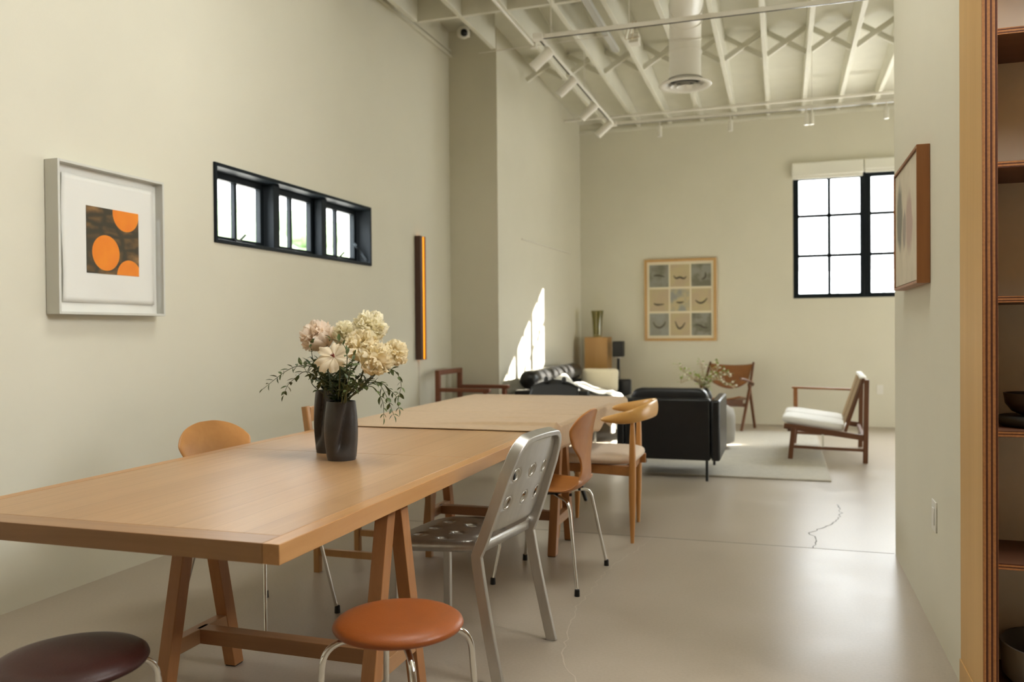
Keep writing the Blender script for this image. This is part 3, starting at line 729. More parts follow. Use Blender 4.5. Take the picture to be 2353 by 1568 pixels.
obj('seat_rail',MB().bar((-1.235,4.72,.40),(-1.245,5.14,.40),.024,.05,(1,0,0)),M['horn_rail'],hc,bevel=.004)
obj('seat_cushion',MB().pad((-1.035,4.93,.462),(.232,.268,.036),.38,20),M['cushion'],hc,smooth=80)

# ------------------------------------------------------------------ wooden chair on the wall side
wc=thing('wooden_chair','square-legged oak chair on the wall side, half hidden behind the vases','chair',(-2.0,3.865,0))
for y in (3.66,4.075): 
    obj('leg',MB().sweep(catmull([(-2.228,y,.0),(-2.232,y,.45),(-2.268,y,.68),(-2.29,y,.832)],5),(0,1,0),.034,.034),M['chair_oak'],wc,bevel=.002)
    obj('leg',MB().bar((-1.80,y,0),(-1.80,y,.43),.034,.034),M['chair_oak'],wc,bevel=.002)
    obj('side_stretcher',MB().box(-2.21,-1.815,y-.011,y+.011,.085,.12),M['chair_oak'],wc,bevel=.002)
    obj('seat_rail',MB().box(-2.21,-1.815,y-.011,y+.011,.375,.43),M['chair_oak'],wc,bevel=.002)
obj('seat',MB().box(-2.21,-1.785,3.645,4.09,.43,.45),M['chair_oak'],wc,bevel=.004)
obj('top_rail',MB().sweep([(-2.278,3.677,.79),(-2.30,3.78,.79),(-2.307,3.867,.79),(-2.30,3.96,.79),(-2.278,4.058,.79)],(0,0,1),.075,.016),M['chair_oak'],wc,bevel=.002)
obj('back_rail',MB().sweep([(-2.246,3.677,.62),(-2.262,3.867,.62),(-2.246,4.058,.62)],(0,0,1),.045,.015),M['chair_oak'],wc,bevel=.002)

# ------------------------------------------------------------------ black chair at the far end of the table
bc=thing('black_wooden_chair','black wooden chair at the far end of the table, only its back top showing','chair',(-1.62,5.6,0))
def bbf(u,v):
    s=2*u-1; w=.205-.02*v; z=.47+v*(.358-.055*s*s) ; y=5.86+.235*v-.02*s*s*0+.03*(1-s*s)
    return V((-1.645+s*w,y,z))
obj('backrest',MB().grid(bbf,18,10),M['black_wood'],bc,solid=.016,smooth=70)
for x in (-1.715,-1.575): obj('finial',MB().lathe([(.0001,-.02),(.019,-.02),(.017,.012),(.010,.022),(.0001,.025)],(x,6.10,.832),14,cap=True),M['black_wood'],bc)
obj('seat',MB().pad((-1.63,5.60,.435),(.22,.24,.018),.4,16),M['black_wood'],bc)
for a,b in (((-1.46,5.42,.43),(-1.315,5.265,0)),((-1.47,5.72,.43),(-1.325,5.735,0)),((-1.78,5.44,.43),(-1.745,5.40,0)),((-1.78,5.72,.43),(-1.77,5.76,0))):
    obj('leg',MB().tube([a,V(a).lerp(V(b),.6),b],[.013,.018,.013],12),M['black_wood'],bc,smooth=60)

# ------------------------------------------------------------------ bare-frame armchair in the column corner
fc=thing('frame_armchair','reddish brown bare wooden armchair frame in the corner by the column','chair',(-2.85,7.45,0))
ya,yb=7.16,7.71
for y in (ya,yb):
    obj('back_post',MB().bar((-3.06,y,0),(-3.06,y,.845),.045,.045),M['mahog'],fc,bevel=.004)
    obj('front_post',MB().bar((-2.59,y,0),(-2.59,y,.665),.04,.05),M['mahog'],fc,bevel=.004)
    obj('armrest',MB().box(-3.04,-2.545,y-.03,y+.03,.645,.68),M['mahog'],fc,bevel=.006)
    obj('side_rail',MB().box(-3.04,-2.60,y-.015,y+.015,.30,.36),M['mahog'],fc,bevel=.004)
obj('top_rail',MB().box(-3.082,-3.04,ya+.0225,yb-.0225,.80,.845),M['mahog'],fc,bevel=.004)
obj('seat_board',MB().box(-3.04,-2.58,ya+.02,yb-.02,.345,.385),M['black_leather'],fc,bevel=.008)

# ------------------------------------------------------------------ far lounge: rug and furniture
tag(obj('area_rug',MB().box(-1.75,.36,6.95,10.1,.0,.014),M['rug'],bevel=.005,origin=(-.7,8.5,0)),'large pale grey rug under the lounge seating','rug')

# black leather club chair seen from behind
ac=thing('club_chair','black leather club chair on thin black legs, its back turned','armchair',(-.88,7.12,0))
obj('back_panel',MB().box(-1.225,-.545,6.70,6.80,.165,.655),M['black_leather'],ac,bevel=.018,seg=3)
obj('seat_base',MB().box(-1.20,-.57,6.81,7.50,.165,.30),M['black_leather'],ac,bevel=.015,seg=3)
for a,b in ((-1.29,-1.23),(-.54,-.47)): obj('armrest',MB().box(a,b,6.695,7.52,.165,.645),M['black_leather'],ac,bevel=.018,seg=3)
obj('seat_cushion',MB().pad((-.885,7.16,.365),(.315,.34,.07),.25,14),M['black_leather'],ac)
obj('back_cushion',MB().pad((-.885,6.90,.585),(.318,.085,.145),.22,14),M['black_leather'],ac)
for x in (-1.18,-.575):
    for y in (6.735,7.48): obj('leg',MB().tube([(x,y,.17),(x,y,.014 if y>6.95 else 0)],.011,12),M['iron'],ac)

# black leather sofa along the left wall
sf=thing('black_sofa','black leather sofa with round bolster along the sunlit wall','sofa',(-2.15,9.1,0))
obj('frame',MB().box(-2.55,-1.80,8.02,10.08,.22,.31),M['black_leather'],sf,bevel=.015,seg=3)
for k in range(2): obj('seat_cushion',MB().pad((-2.15,8.53+k*1.02,.375),(.36,.50,.075),.22,14),M['black_leather'],sf)
obj('arm_panel',MB().box(-2.555,-1.80,7.90,8.00,.22,.615),M['black_leather'],sf,bevel=.02,seg=3)
obj('arm_panel',MB().box(-2.54,-1.77,10.10,10.20,.22,.605),M['black_leather'],sf,bevel=.02,seg=3)
obj('back_panel',MB().box(-2.565,-2.49,8.02,10.08,.22,.60),M['black_leather'],sf,bevel=.02,seg=3)
bol=MB(); prof=[]
yb0,yb1,rb=7.915,9.95,.098
for i in range(33):
    y=yb0+(yb1-yb0)*i/32; e=min(1,min(y-yb0,yb1-y)/.05); rr=rb*(.80+.2*sqrt(max(0,1-(1-e)**2)))*(1-.02*abs(sin(i*.8)))
    if i in (0,32): rr=rb*.72
    bol_ring=(y,rr); prof.append(bol_ring)
bol.tube([(-2.425,y,.715) for y,_ in prof],[r for _,r in prof],24)
obj('bolster',bol,M['black_leather'],sf,smooth=70)
for x in (-1.835,-2.50):
    for y in (8.35,9.75):
        obj('leg',MB().tube(fillet([(x,y-.10,.225),(x,y-.05,.225),(x,y,.225),(x,y,.0)],.03),.012,12),M['chrome'],sf)
def pillow(name,label,c,h,rot,mt,cat='cushion'):
    Mx=Matrix.Rotation(rot[2],4,'Z')@Matrix.Rotation(rot[1],4,'Y')@Matrix.Rotation(rot[0],4,'X')
    def fn(p):
        k=1-.0*abs(p.x); e=(abs(p.x)/h[0])**2*(abs(p.y)/h[1])**2
        return V((p.x*(1+.06*e),p.y*(1+.06*e),p.z*(1-.55*max((abs(p.x)/h[0])**3,(abs(p.y)/h[1])**3))))
    return tag(obj(name,MB().pad(c,h,.3,18,M=Mx,fn=fn),mt,origin=c,smooth=80),label,cat)
pillow('cushion','cream linen cushion leaning on the far arm of the black sofa',(-2.12,9.95,.600),(.225,.145,.055),(radians(72),0,radians(3)),M['cream_fab'])
pillow('cushion','small white cushion propped on the black sofa against the bolster',(-2.20,8.62,.57),(.17,.15,.06),(radians(30),radians(48),0),M['white_fab'])
def throwf(u,v):
    # drapes from the back of the seat over the front edge
    s=u*1.15
    y=8.86+v*.50+.06*sin(u*5)
    n=.035*noise.noise(V((s*5,v*4,2)))+.02*sin(v*9+u*4)
    if s<.62: x=-2.30+s*.80; z=.50+.10*math.exp(-((s-.12)/.2)**2)+n
    else:
        d=s-.62; x=-1.785+.02*sin(v*8)+min(d,.03); z=.50-d*.75+n*.4
    return V((x,y,max(z,.475) if s<.6 else z))
tag(obj('throw_blanket',MB().grid(throwf,40,26),M['white_fab'],solid=.012,smooth=80,origin=(-2.0,9.1,.5)),'white throw blanket crumpled over the black sofa seat','blanket')

# plinth, glass vase, loudspeaker
obj_p=tag(obj('display_plinth',MB().box(-2.445,-2.145,10.55,10.85,0,1.12),M['plinth'],bevel=.003,origin=(-2.29,10.7,0)),'tall stained wood plinth in the far corner','plinth')
gv=MB(); gp=[(.055,0),(.058,.03),(.06,.12),(.068,.24),(.083,.345),(.080,.345),(.065,.24),(.056,.12),(.05,.035),(.001,.03)]
gv.lathe([(.001,0)]+gp,(-2.305,10.70,1.121),36)
tag(obj('glass_vase',gv,M['greenglass'],smooth=60,origin=(-2.305,10.70,1.121)),'flared olive glass vase standing on the wooden plinth','vase')
sp=thing('loudspeaker','black loudspeaker on a slim stand against the back wall','speaker',(-2.02,10.62,0))
obj('cabinet',MB().box(-2.085,-1.95,10.56,10.72,.865,1.065),M['speaker'],sp,bevel=.012,seg=3)
obj('stand_cap',MB().lathe([(.001,.847),(.035,.847),(.045,.864),(.001,.864)],(-2.02,10.64,0),20,cap=True),M['metalwhite'],sp)
obj('stand_pole',MB().tube([(-2.02,10.64,.02),(-2.02,10.64,.847)],.019,16),M['iron'],sp)
obj('stand_base',MB().lathe([(.001,0),(.13,0),(.13,.014),(.02,.02),(.001,.02)],(-2.02,10.64,0),28,cap=True),M['iron'],sp)

# low round table / pouf with blossoming branches in a vase
pf=thing('round_ottoman','round grey upholstered ottoman behind the black club chair','ottoman',(-.80,8.62,.014))
obj('upholstery',MB().lathe([(.001,.05),(.30,.05),(.335,.07),(.345,.16),(.345,.32),(.33,.39),(.28,.42),(.001,.425)],(-.80,8.62,.014),48,cap=True),M['grey_fab'],pf,smooth=60)
obj('plinth_base',MB().lathe([(.001,0),(.26,0),(.26,.05),(.001,.05)],(-.80,8.62,.014),36,cap=True),M['walnut'],pf)
bv=MB().lathe([(.001,0),(.05,0),(.062,.03),(.066,.09),(.05,.14),(.028,.165),(.03,.18),(.024,.18),(.022,.16),(.04,.12),(.001,.02)],(-.74,8.55,.44),28)
tag(obj('branch_vase',bv,M['dish'],smooth=60,origin=(-.74,8.55,.44)),'small dark vase on the grey ottoman holding blossom branches','vase')
def leafquad(mb,p,d,nrm,L,W,m=0):
    d=d.normalized(); s=d.cross(nrm)
    if s.length<1e-4: s=d.orthogonal()
    s.normalize(); n=s.cross(d)
    pts=[p]; prof=((.25,.8),(.5,1),(.78,.62))
    vs=[p]; 
    for t,w in prof:
        c=p+d*(L*t)+n*(-.12*L*t*t)
        vs+=[c+s*(W*w)+n*(W*.35*w),c,c-s*(W*w)+n*(W*.35*w)]
    vs.append(p+d*L+n*(-.14*L))
    fs=[(0,2,1),(0,3,2),(1,2,5,4),(2,3,6,5),(4,5,8,7),(5,6,9,8),(7,8,10),(8,9,10)]
    mb.add(vs,fs,m)
def blossom_branch(pts,label,seed):
    rnd=random.Random(seed)
    b=thing('blossom_branch',label,'branch',pts[0],'blossom branches on the grey ottoman')
    P=catmull(pts,5); mb=MB(); mb.tube(P,[.008-.005*i/len(P) for i in range(len(P))],8)
    lf=MB(); fl_=MB()
    for i in range(4,len(P)):
        for q in range(2):
            d=V((rnd.uniform(-1,1),rnd.uniform(-1,1),rnd.uniform(-.2,1))).normalized()
            e=P[i]+d*rnd.uniform(.02,.06); mb.tube([P[i],e],.003,5)
            if rnd.random()<.75: leafquad(lf,e,d,V((0,0,1)),.040,.011)
            if rnd.random()<.22: fl_.pad(e,(.011,.011,.010),.9,5)
    obj('twig',mb,M['pale_twig'],b,smooth=60); obj('leaves',lf,M['leaf_light'],b,recalc=False)
    if fl_.v: obj('blossoms',fl_,M['blossom'],b)
bt=(-.74,8.55,.50); bm_=(-.74,8.55,.62)
for i,(pts,lab) in enumerate((([bt,bm_,(-.82,8.52,.69),(-.93,8.5,.77),(-.99,8.5,.85)],'blossom branch on the ottoman leaning furthest toward the plinth'),
    ([bt,bm_,(-.76,8.53,.75),(-.77,8.5,.86)],'short upright blossom branch in the ottoman vase'),
    ([bt,bm_,(-.70,8.54,.74),(-.62,8.52,.80),(-.62,8.5,.88)],'blossom branch on the ottoman crossing the teak chair back'),
    ([bt,bm_,(-.66,8.56,.70),(-.55,8.55,.68),(-.46,8.53,.62)],'drooping blossom branch arching over the club chair arm'),
    ([bt,bm_,(-.80,8.5,.70),(-.88,8.46,.71),(-.97,8.45,.67)],'low blossom branch on the ottoman above the club chair back'),
    ([bt,bm_,(-.66,8.5,.72),(-.54,8.48,.76),(-.48,8.46,.74)],'blossom branch pointing at the dark armrest of the teak chair'))):
    blossom_branch(pts,lab,30+i)

# teak easy chair at the back wall
ch=thing('teak_easy_chair','teak easy chair with curved plywood back against the back wall','chair',(0,0,0))
# local: front = -y
def cbf(u,v):
    s=2*u-1; w=.262-.02*(1-v); dip=.10*(1-s*s)*(1-v)
    z=.575-dip+v*(.205-.022*(1-s*s)); y=.175+.115*v-.055*(s*s-.5)*1.0
    return V((s*w,y,z))
obj('backrest',MB().grid(cbf,20,10),M['teak'],ch,solid=.012,smooth=70)
def csf(u,v):
    s=2*u-1; t=v; w=.27-.04*t
    return V((s*w,-.27+.46*t,.405-.055*t-.03*(1-s*s)+.012*s*s))
obj('seat',MB().grid(csf,18,10),M['teak'],ch,solid=.014,smooth=70)
for s in (-1,1):
    obj('front_leg',MB().bar((.30*s,.09,.585),(.29*s,-.27,0),.03,.042,(1,0,0),d1=.03),M['walnut'],ch,bevel=.005)
    obj('rear_leg',MB().bar((.30*s,.00,.56),(.30*s,.23,0),.03,.04,(1,0,0),d1=.03),M['walnut'],ch,bevel=.005)
    obj('back_post',MB().bar((.29*s,.02,.42),(.272*s,.285,.80),.026,.036,(1,0,0),d1=.022),M['walnut'],ch,bevel=.005)
    obj('armrest',MB().sweep(catmull([(.27*s,-.22,.625),(.31*s,-.10,.60),(.325*s,.02,.565),(.305*s,.12,.53)],5),(.25*s,-.35,.9),.03,[.04,.055,.07,.08,.086,.09,.092,.09,.086,.08,.074,.068,.06,.052,.044,.034],seg=12),M['walnut'],ch,smooth=70)
obj('stretcher',MB().bar((-.29,-.05,.30),(.29,-.05,.30),.03,.045,(0,1,0)),M['walnut'],ch,bevel=.004)
obj('seat_rail',MB().bar((-.29,-.20,.352),(.29,-.20,.352),.022,.05,(0,1,0)),M['walnut'],ch,bevel=.004)
ch.location=(-.675,10.40,0); ch.rotation_euler=(0,0,radians(-15))

# two-seat settee, one arm, seen from the side (local: front=-x, along +y)
se=thing('slatted_settee','dark walnut two-seat settee with white cushions and strap backs','settee',(0,0,0))
Wd=.60
for y in (.0,1.10):
    obj('rear_leg',MB().bar((.635,y,0),(.648,y,.745),.042,.042,(0,1,0)),M['walnut'],se,bevel=.003)
    obj('front_leg',MB().bar((.0,y,.014),(.03,y,.30),.042,.042,(0,1,0)),M['walnut'],se,bevel=.003)
    obj('seat_rail',MB().bar((-.055,y,.315),(.64,y,.225),.030,.05,(0,1,0)),M['walnut_x'],se,bevel=.003)
    obj('side_stretcher',MB().bar((.02,y,.125),(.63,y,.115),.022,.026,(0,1,0)),M['walnut_x'],se,bevel=.003)
obj('front_rail',MB().bar((-.01,.02,.285),(-.01,1.08,.285),.03,.045,(1,0,0)),M['walnut'],se,bevel=.003)
obj('rear_rail',MB().bar((.62,.02,.215),(.62,1.08,.215),.03,.045,(1,0,0)),M['walnut'],se,bevel=.003)
obj('armrest',MB().bar((-.02,1.10,.595),(.645,1.10,.58),.05,.02,(0,1,0)),M['teak'],se,bevel=.004)
obj('arm_post',MB().bar((.015,1.10,.28),(.015,1.10,.588),.04,.042,(0,1,0)),M['teak'],se,bevel=.003)
for y0 in (.02,.575):
    a=[(.465,.27),(.47,.30),(.62,.735),(.635,.755)]
    for y in (y0+.01,y0+.485): obj('back_slat',MB().bar((.47,y,.275),(.625,y,.755),.03,.026,(0,1,0)),M['walnut'],se,bevel=.003)
    sg=MB()
    for k in range(5):
        yy=y0+.055+k*.095
        sg.bar((.448,yy,.29),(.604,yy,.758),.075,.004,(0,1,0))
    obj('back_strap',sg,M['web'],se)
    obj('top_pad',MB().pad((.622,y0+.25,.758),(.028,.255,.016),.4,12),M['white_fab'],se)
    obj('seat_cushion',MB().pad((.205,y0+.26,.335),(.285,.255,.042),.3,16,M=Matrix.Rotation(radians(7.4),4,'Y')),M['white_fab'],se,smooth=80)
for y in (.02,1.08): pass
obj('center_brace',MB().bar((.28,.0,.125),(.28,.0,.25),.02,.02,(0,1,0)),M['metalwhite'],se)
se.location=(.062,8.03,0); se.rotation_euler=(0,0,radians(-2.5))

# ------------------------------------------------------------------ things on the left wall
# framed print with orange discs
fa=thing('framed_print','white framed print with three orange discs on the wall','picture',(-3.2,3.30,1.65))
fx0,fx1=-3.197,-3.12; y0,y1,z0,z1=2.955,3.637,1.298,2.006
f=MB(); frame_rect(f,'x',fx0,fx1,y0,y1,z0,z1,.012)
obj('frame',f,M['matte_white'],fa,bevel=.0015,smooth=0)
obj('backing_board',MB().box(-3.195,-3.168,y0+.011,y1-.011,z0+.011,z1-.011),M['paper'],fa,smooth=0)
def paperf(u,v):
    y=3.012+u*.585; z=1.357+v*.60
    return V((-3.160+.004*sin(v*7)*(u<.15)*(1-u/.15)+.003*sin(u*9)*(v<.1),y,z))
obj('paper_sheet',MB().grid(paperf,24,24),M['paper'],fa,solid=.002,smooth=60)
pp=obj('printed_image',MB().box(-.0006,.0006,0,.338,0,.322),disc_print(),None,smooth=0); pp.parent=fa; pp.location=V((-3.1572,3.151,1.5))-fa.location
obj('picture_glass',MB().box(-3.131,-3.129,y0+.012,y1-.012,z0+.012,z1-.012),M['picglass'],fa,smooth=0)

# vertical wall lamp with amber slot and cord
la=thing('wall_light','tall narrow dark wood wall light with glowing amber side','lamp',(-3.2,7.08,1.5))
obj('housing',MB().box(-3.198,-3.14,6.965,7.02,.95,2.085),wood('dark_stained',(.085,.035,.02),(.05,.02,.012),'z',.4,20),la,bevel=.003)
obj('amber_diffuser',MB().box(-3.198,-3.146,7.021,7.062,.953,2.08),M['amber'],la,bevel=.002)
obj('edge_strip',MB().box(-3.198,-3.14,7.063,7.088,.95,2.085),M['art_wood'],la,bevel=.002)
obj('cord',MB().tube(catmull([(-3.193,7.03,.95),(-3.19,7.035,.8),(-3.193,7.03,.55),(-3.19,7.04,.3)],5),.0035,8),M['plate'],la)
obj('socket',MB().box(-3.199,-3.185,7.0,7.08,.22,.34),M['plate'],la,bevel=.003)
# picture rail line on the sunlit far-left wall
pr_=MB(); 
def xw(y): return -2.69+(y-7.84)*(.095/3.16)
pr_.tube([(xw(8.54)+.012,8.54,2.195),(xw(10.46)+.012,10.46,2.203)],.006,8)
tag(obj('hanging_rod',pr_,M['metalwhite'],origin=(-2.62,9.5,2.2)),'thin pale hanging rod high on the sunlit far wall','rod')
# nine-panel picture on the back wall
n9=thing('nine_panel_picture','light oak framed sheet of nine small panels on the back wall','picture',(-1.265,11,1.6))
f=MB(); frame_rect(f,'y',10.962,10.998,-1.73,-.805,1.062,2.132,.036)
obj('frame',f,M['light_wood'],n9,bevel=.003,smooth=0)
obj('mount',MB().box(-1.70,-.835,10.975,10.99,1.09,2.10),M['cream_fab'],n9,smooth=0)
TAN=lin((188,170,142)); GR=lin((144,144,134)); YL=lin((192,178,140)); BL=lin((152,153,147)); DK=lin((118,116,100))
pan=[(DK,GR),(TAN,YL),(DK,GR),(TAN,YL),(BL,YL),(YL,TAN),(GR,BL),(TAN,YL),(GR,DK)]
strokes=[[(-.28,.02),(-.05,.03),(.3,-.04)],[(-.32,.0),(-.2,-.12),(0,-.08),(.2,-.14),(.34,-.05)],[(.22,.12),(.2,-.1),(.02,-.2)],
 [(-.28,-.14),(-.1,-.2),(.26,-.18)],[(-.2,-.1),(0,-.12),(.2,-.09)],[(-.3,-.02),(-.12,-.14),(.1,-.12),(.3,.06)],
 [(-.32,.12),(-.18,-.08),(.05,-.14),(.26,.0),(.32,.14)],[(-.26,.14),(-.1,-.16),(.08,-.14),(.26,.08)],[(-.32,-.02),(-.05,-.06),(.1,-.14),(.32,-.16)]]
for r in range(3):
    for c in range(3):
        xa=-1.663+c*.271; za=1.768-r*.318
        a,b=pan[r*3+c]
        o=obj('panel',MB().box(xa,xa+.25,10.9725,10.976,za,za+.29),blotch('panel_wash',a,b,5+r+c),n9,smooth=0)
        sm=MB(); P=catmull([(xa+.125+x*.25,10.9722,za+.145+z*.29) for x,z in strokes[r*3+c]],6)
        n_=len(P); sm.sweep(P,(0,1,0),.001,[.010+.016*sin(pi*i/(n_-1)) for i in range(n_)])
        obj('brush_stroke',sm,mat('ink_wash',(.10,.085,.06),.8),o,smooth=0)
# outlet on the back wall
ou=thing('wall_outlet','pale outlet plate low on the back wall beside the settee','outlet',(1.124,11,.46))
obj('cover_plate',MB().box(1.088,1.16,10.992,10.999,.40,.515),M['plate'],ou,bevel=.002)
for z in (.43,.475): obj('socket_face',MB().box(1.108,1.14,10.989,10.992,z-.014,z+.014),M['plate'],ou,bevel=.002)

# ------------------------------------------------------------------ right wall
ar=thing('framed_painting','small abstract painting in a deep walnut box frame','picture',(.565,4.0,1.67))
y0,y1,z0,z1=3.690,4.42,1.382,1.940
f=MB(); frame_rect(f,'x',.515,.5645,y0,y1,z0,z1,.012)
obj('frame',f,M['art_wood'],ar,bevel=.002,smooth=0)
obj('shadow_gap',MB().box(.54,.563,y0+.011,y1-.011,z0+.011,z1-.011),M['dark_liner'],ar,smooth=0)
def painting():
    m,nt,b=newmat('abstract_painting'); N=nt.nodes; L=nt.links
    tc=N.new('ShaderNodeTexCoord'); nz=N.new('ShaderNodeTexNoise'); nz.inputs['Scale'].default_value=9; nz.inputs['Detail'].default_value=5; L.new(tc.outputs['Object'],nz.inputs['Vector'])
    sc=N.new('ShaderNodeVectorMath'); sc.operation='MULTIPLY_ADD'; sc.inputs[1].default_value=(.09,.09,.09); L.new(nz.outputs['Color'],sc.inputs[0]); L.new(tc.outputs['Object'],sc.inputs[2])
    r0=N.new('ShaderNodeValToRGB'); r0.color_ramp.elements[0].color=rgba(lin((190,180,160))); r0.color_ramp.elements[1].color=rgba(lin((222,212,192))); L.new(nz.outputs['Fac'],r0.inputs['Fac'])
    last=r0.outputs['Color']
    for c,k,rad,col in (((0,.20,.06),(0,1.6,1),.16,(112,112,104)),((0,-.10,.0),(0,1.3,.9),.13,(176,150,140)),((0,.05,-.02),(0,1.6,1),.09,(150,140,132))):
        s=N.new('ShaderNodeVectorMath'); s.operation='SUBTRACT'; s.inputs[1].default_value=(.045,c[1]+.045,c[2]+.045); L.new(sc.outputs[0],s.inputs[0])
        q=N.new('ShaderNodeVectorMath'); q.operation='MULTIPLY'; q.inputs[1].default_value=k; L.new(s.outputs[0],q.inputs[0])
        ln=N.new('ShaderNodeVectorMath'); ln.operation='LENGTH'; L.new(q.outputs[0],ln.inputs[0])
        mr=N.new('ShaderNodeMapRange'); mr.inputs['From Min'].default_value=rad*.7; mr.inputs['From Max'].default_value=rad*1.1; mr.inputs['To Min'].default_value=.85; mr.inputs['To Max'].default_value=0; L.new(ln.outputs['Value'],mr.inputs['Value'])
        mx=N.new('ShaderNodeMix'); mx.data_type='RGBA'; L.new(mr.outputs[0],mx.inputs['Factor']); L.new(last,mx.inputs['A']); mx.inputs['B'].default_value=rgba(lin(col)); last=mx.outputs['Result']
    L.new(last,b.inputs['Base Color']); b.inputs['Roughness'].default_value=.7
    return m
cv=obj('canvas',MB().box(-.006,.006,-.347,.347,-.262,.262),painting(),None,smooth=0); cv.parent=ar; cv.location=V((.528,(y0+y1)/2,(z0+z1)/2))-ar.location
sw=thing('light_switch','white switch plate low on the right-hand white wall','switch',(.565,3.60,.47))
obj('cover_plate',MB().box(.559,.5645,3.553,3.645,.405,.525),M['plate'],sw,bevel=.002)
obj('rocker',MB().box(.555,.559,3.577,3.612,.43,.498),M['plate'],sw,bevel=.002)

# bookcase
bk=thing('bookcase','tall open plywood bookcase with layered edges at the right','bookcase',(.6,2.95,0))
YF=2.782
sp_=MB().box(.5645,.6060,YF,3.108,.0,2.75)
sp_.m=[0]*6; sp_.m[2]=1
obj('side_panel',sp_,[M['veneer'],M['ply_edge_x']],bk,smooth=0)
sp_=MB().box(1.62,1.66,YF,3.108,0,2.75); sp_.m[2]=1
obj('side_panel',sp_,[M['veneer'],M['ply_edge_x']],bk,smooth=0)
obj('plinth',MB().box(.5605,.5643,YF+.0,3.108,0,.088),M['veneer'],bk,smooth=0)
for z in (2.478,2.085,1.692,1.293,.893,.498,.10):
    s_=MB().box(.6062,1.6198,YF+.012,3.106,z-.0185,z); s_.m[2]=1
    obj('shelf',s_,[M['ply_face'],M['ply_edge_z']],bk,smooth=0)
obj('back_board',MB().box(.6062,1.6198,3.0,3.004,-.0,.001).box(.6062,1.6198,3.107,3.1115,0,2.7),M['liner'],bk,smooth=0)
b=MB().lathe([(.001,0),(.035,0),(.06,.012),(.078,.036),(.083,.068),(.0795,.068),(.073,.036),(.055,.016),(.001,.010)],(.738,2.94,.9285),44)
tag(obj('bowl',b,M['bowl'],smooth=60,origin=(.738,2.94,.928)),'dark glazed bowl stacked on a charcoal dish in the bookcase','bowl')
b=MB().lathe([(.001,.0),(.085,.0),(.100,.010),(.103,.022),(.100,.030),(.090,.033),(.001,.033)],(.738,2.94,.894),44)
tag(obj('dish',b,M['dish'],smooth=60,origin=(.738,2.94,.894)),'thick round charcoal dish under the dark bowl','dish')
b=MB().lathe([(.001,0),(.14,0),(.158,.02),(.165,.12),(.158,.12),(.150,.03),(.001,.015)],(.81,2.94,.101),44)
tag(obj('storage_tub',b,M['tub'],smooth=60,origin=(.81,2.94,.101)),'grey round tub on the bottom shelf of the bookcase','tub')

# ------------------------------------------------------------------ vases and flowers
def vase(label,c,h,r,phase,seed):
    rnd=random.Random(seed)
    def fnv(a,z):
        k=z/h; tw=phase+.46*(k-.5)*2.0
        d=((a-tw+pi)%(2*pi))-pi
        fade=min(1,max(0,(k-.10)/.18))*(1-.45*max(0,(k-.75)/.25))
        dent=.40*(math.exp(-(d/.13)**2) if d<0 else math.exp(-(d/.60)**2))*fade
        d2=((a-tw-2.6+pi)%(2*pi))-pi; dent2=.22*math.exp(-(d2/.45)**2)*fade
        d3=((a-tw+1.5+pi)%(2*pi))-pi; bulge=.045*math.exp(-(d3/.7)**2)*sin(pi*k)
        return 1-dent-dent2+bulge
    pr=[]
    N=36
    def rad(k): return r*(.90+.13*sin(pi*min(1,k*1.0))-.0*k) if k>.03 else r*(.88+.4*k)
    for i in range(N+1): k=i/N; pr.append((rad(k),h*k))
    inn=[(q-.004,z) for q,z in reversed(pr[4:])]
    full=[(.001,0),(r*.80,0)]+pr+inn+[(.001,pr[4][1])]
    return tag(obj('vase',MB().lathe(full,c,72,fn=fnv),M['vase'],smooth=60,origin=c),label,'vase')
VA=V((-1.593,2.795,.7205)); VB=V((-1.742,2.962,.7205))
vase('near dark twisted stoneware vase on the bare table',VA,.222,.060,radians(-57),1)
vase('taller dark stoneware vase standing behind the other vase',VB,.25,.060,radians(-120),2)

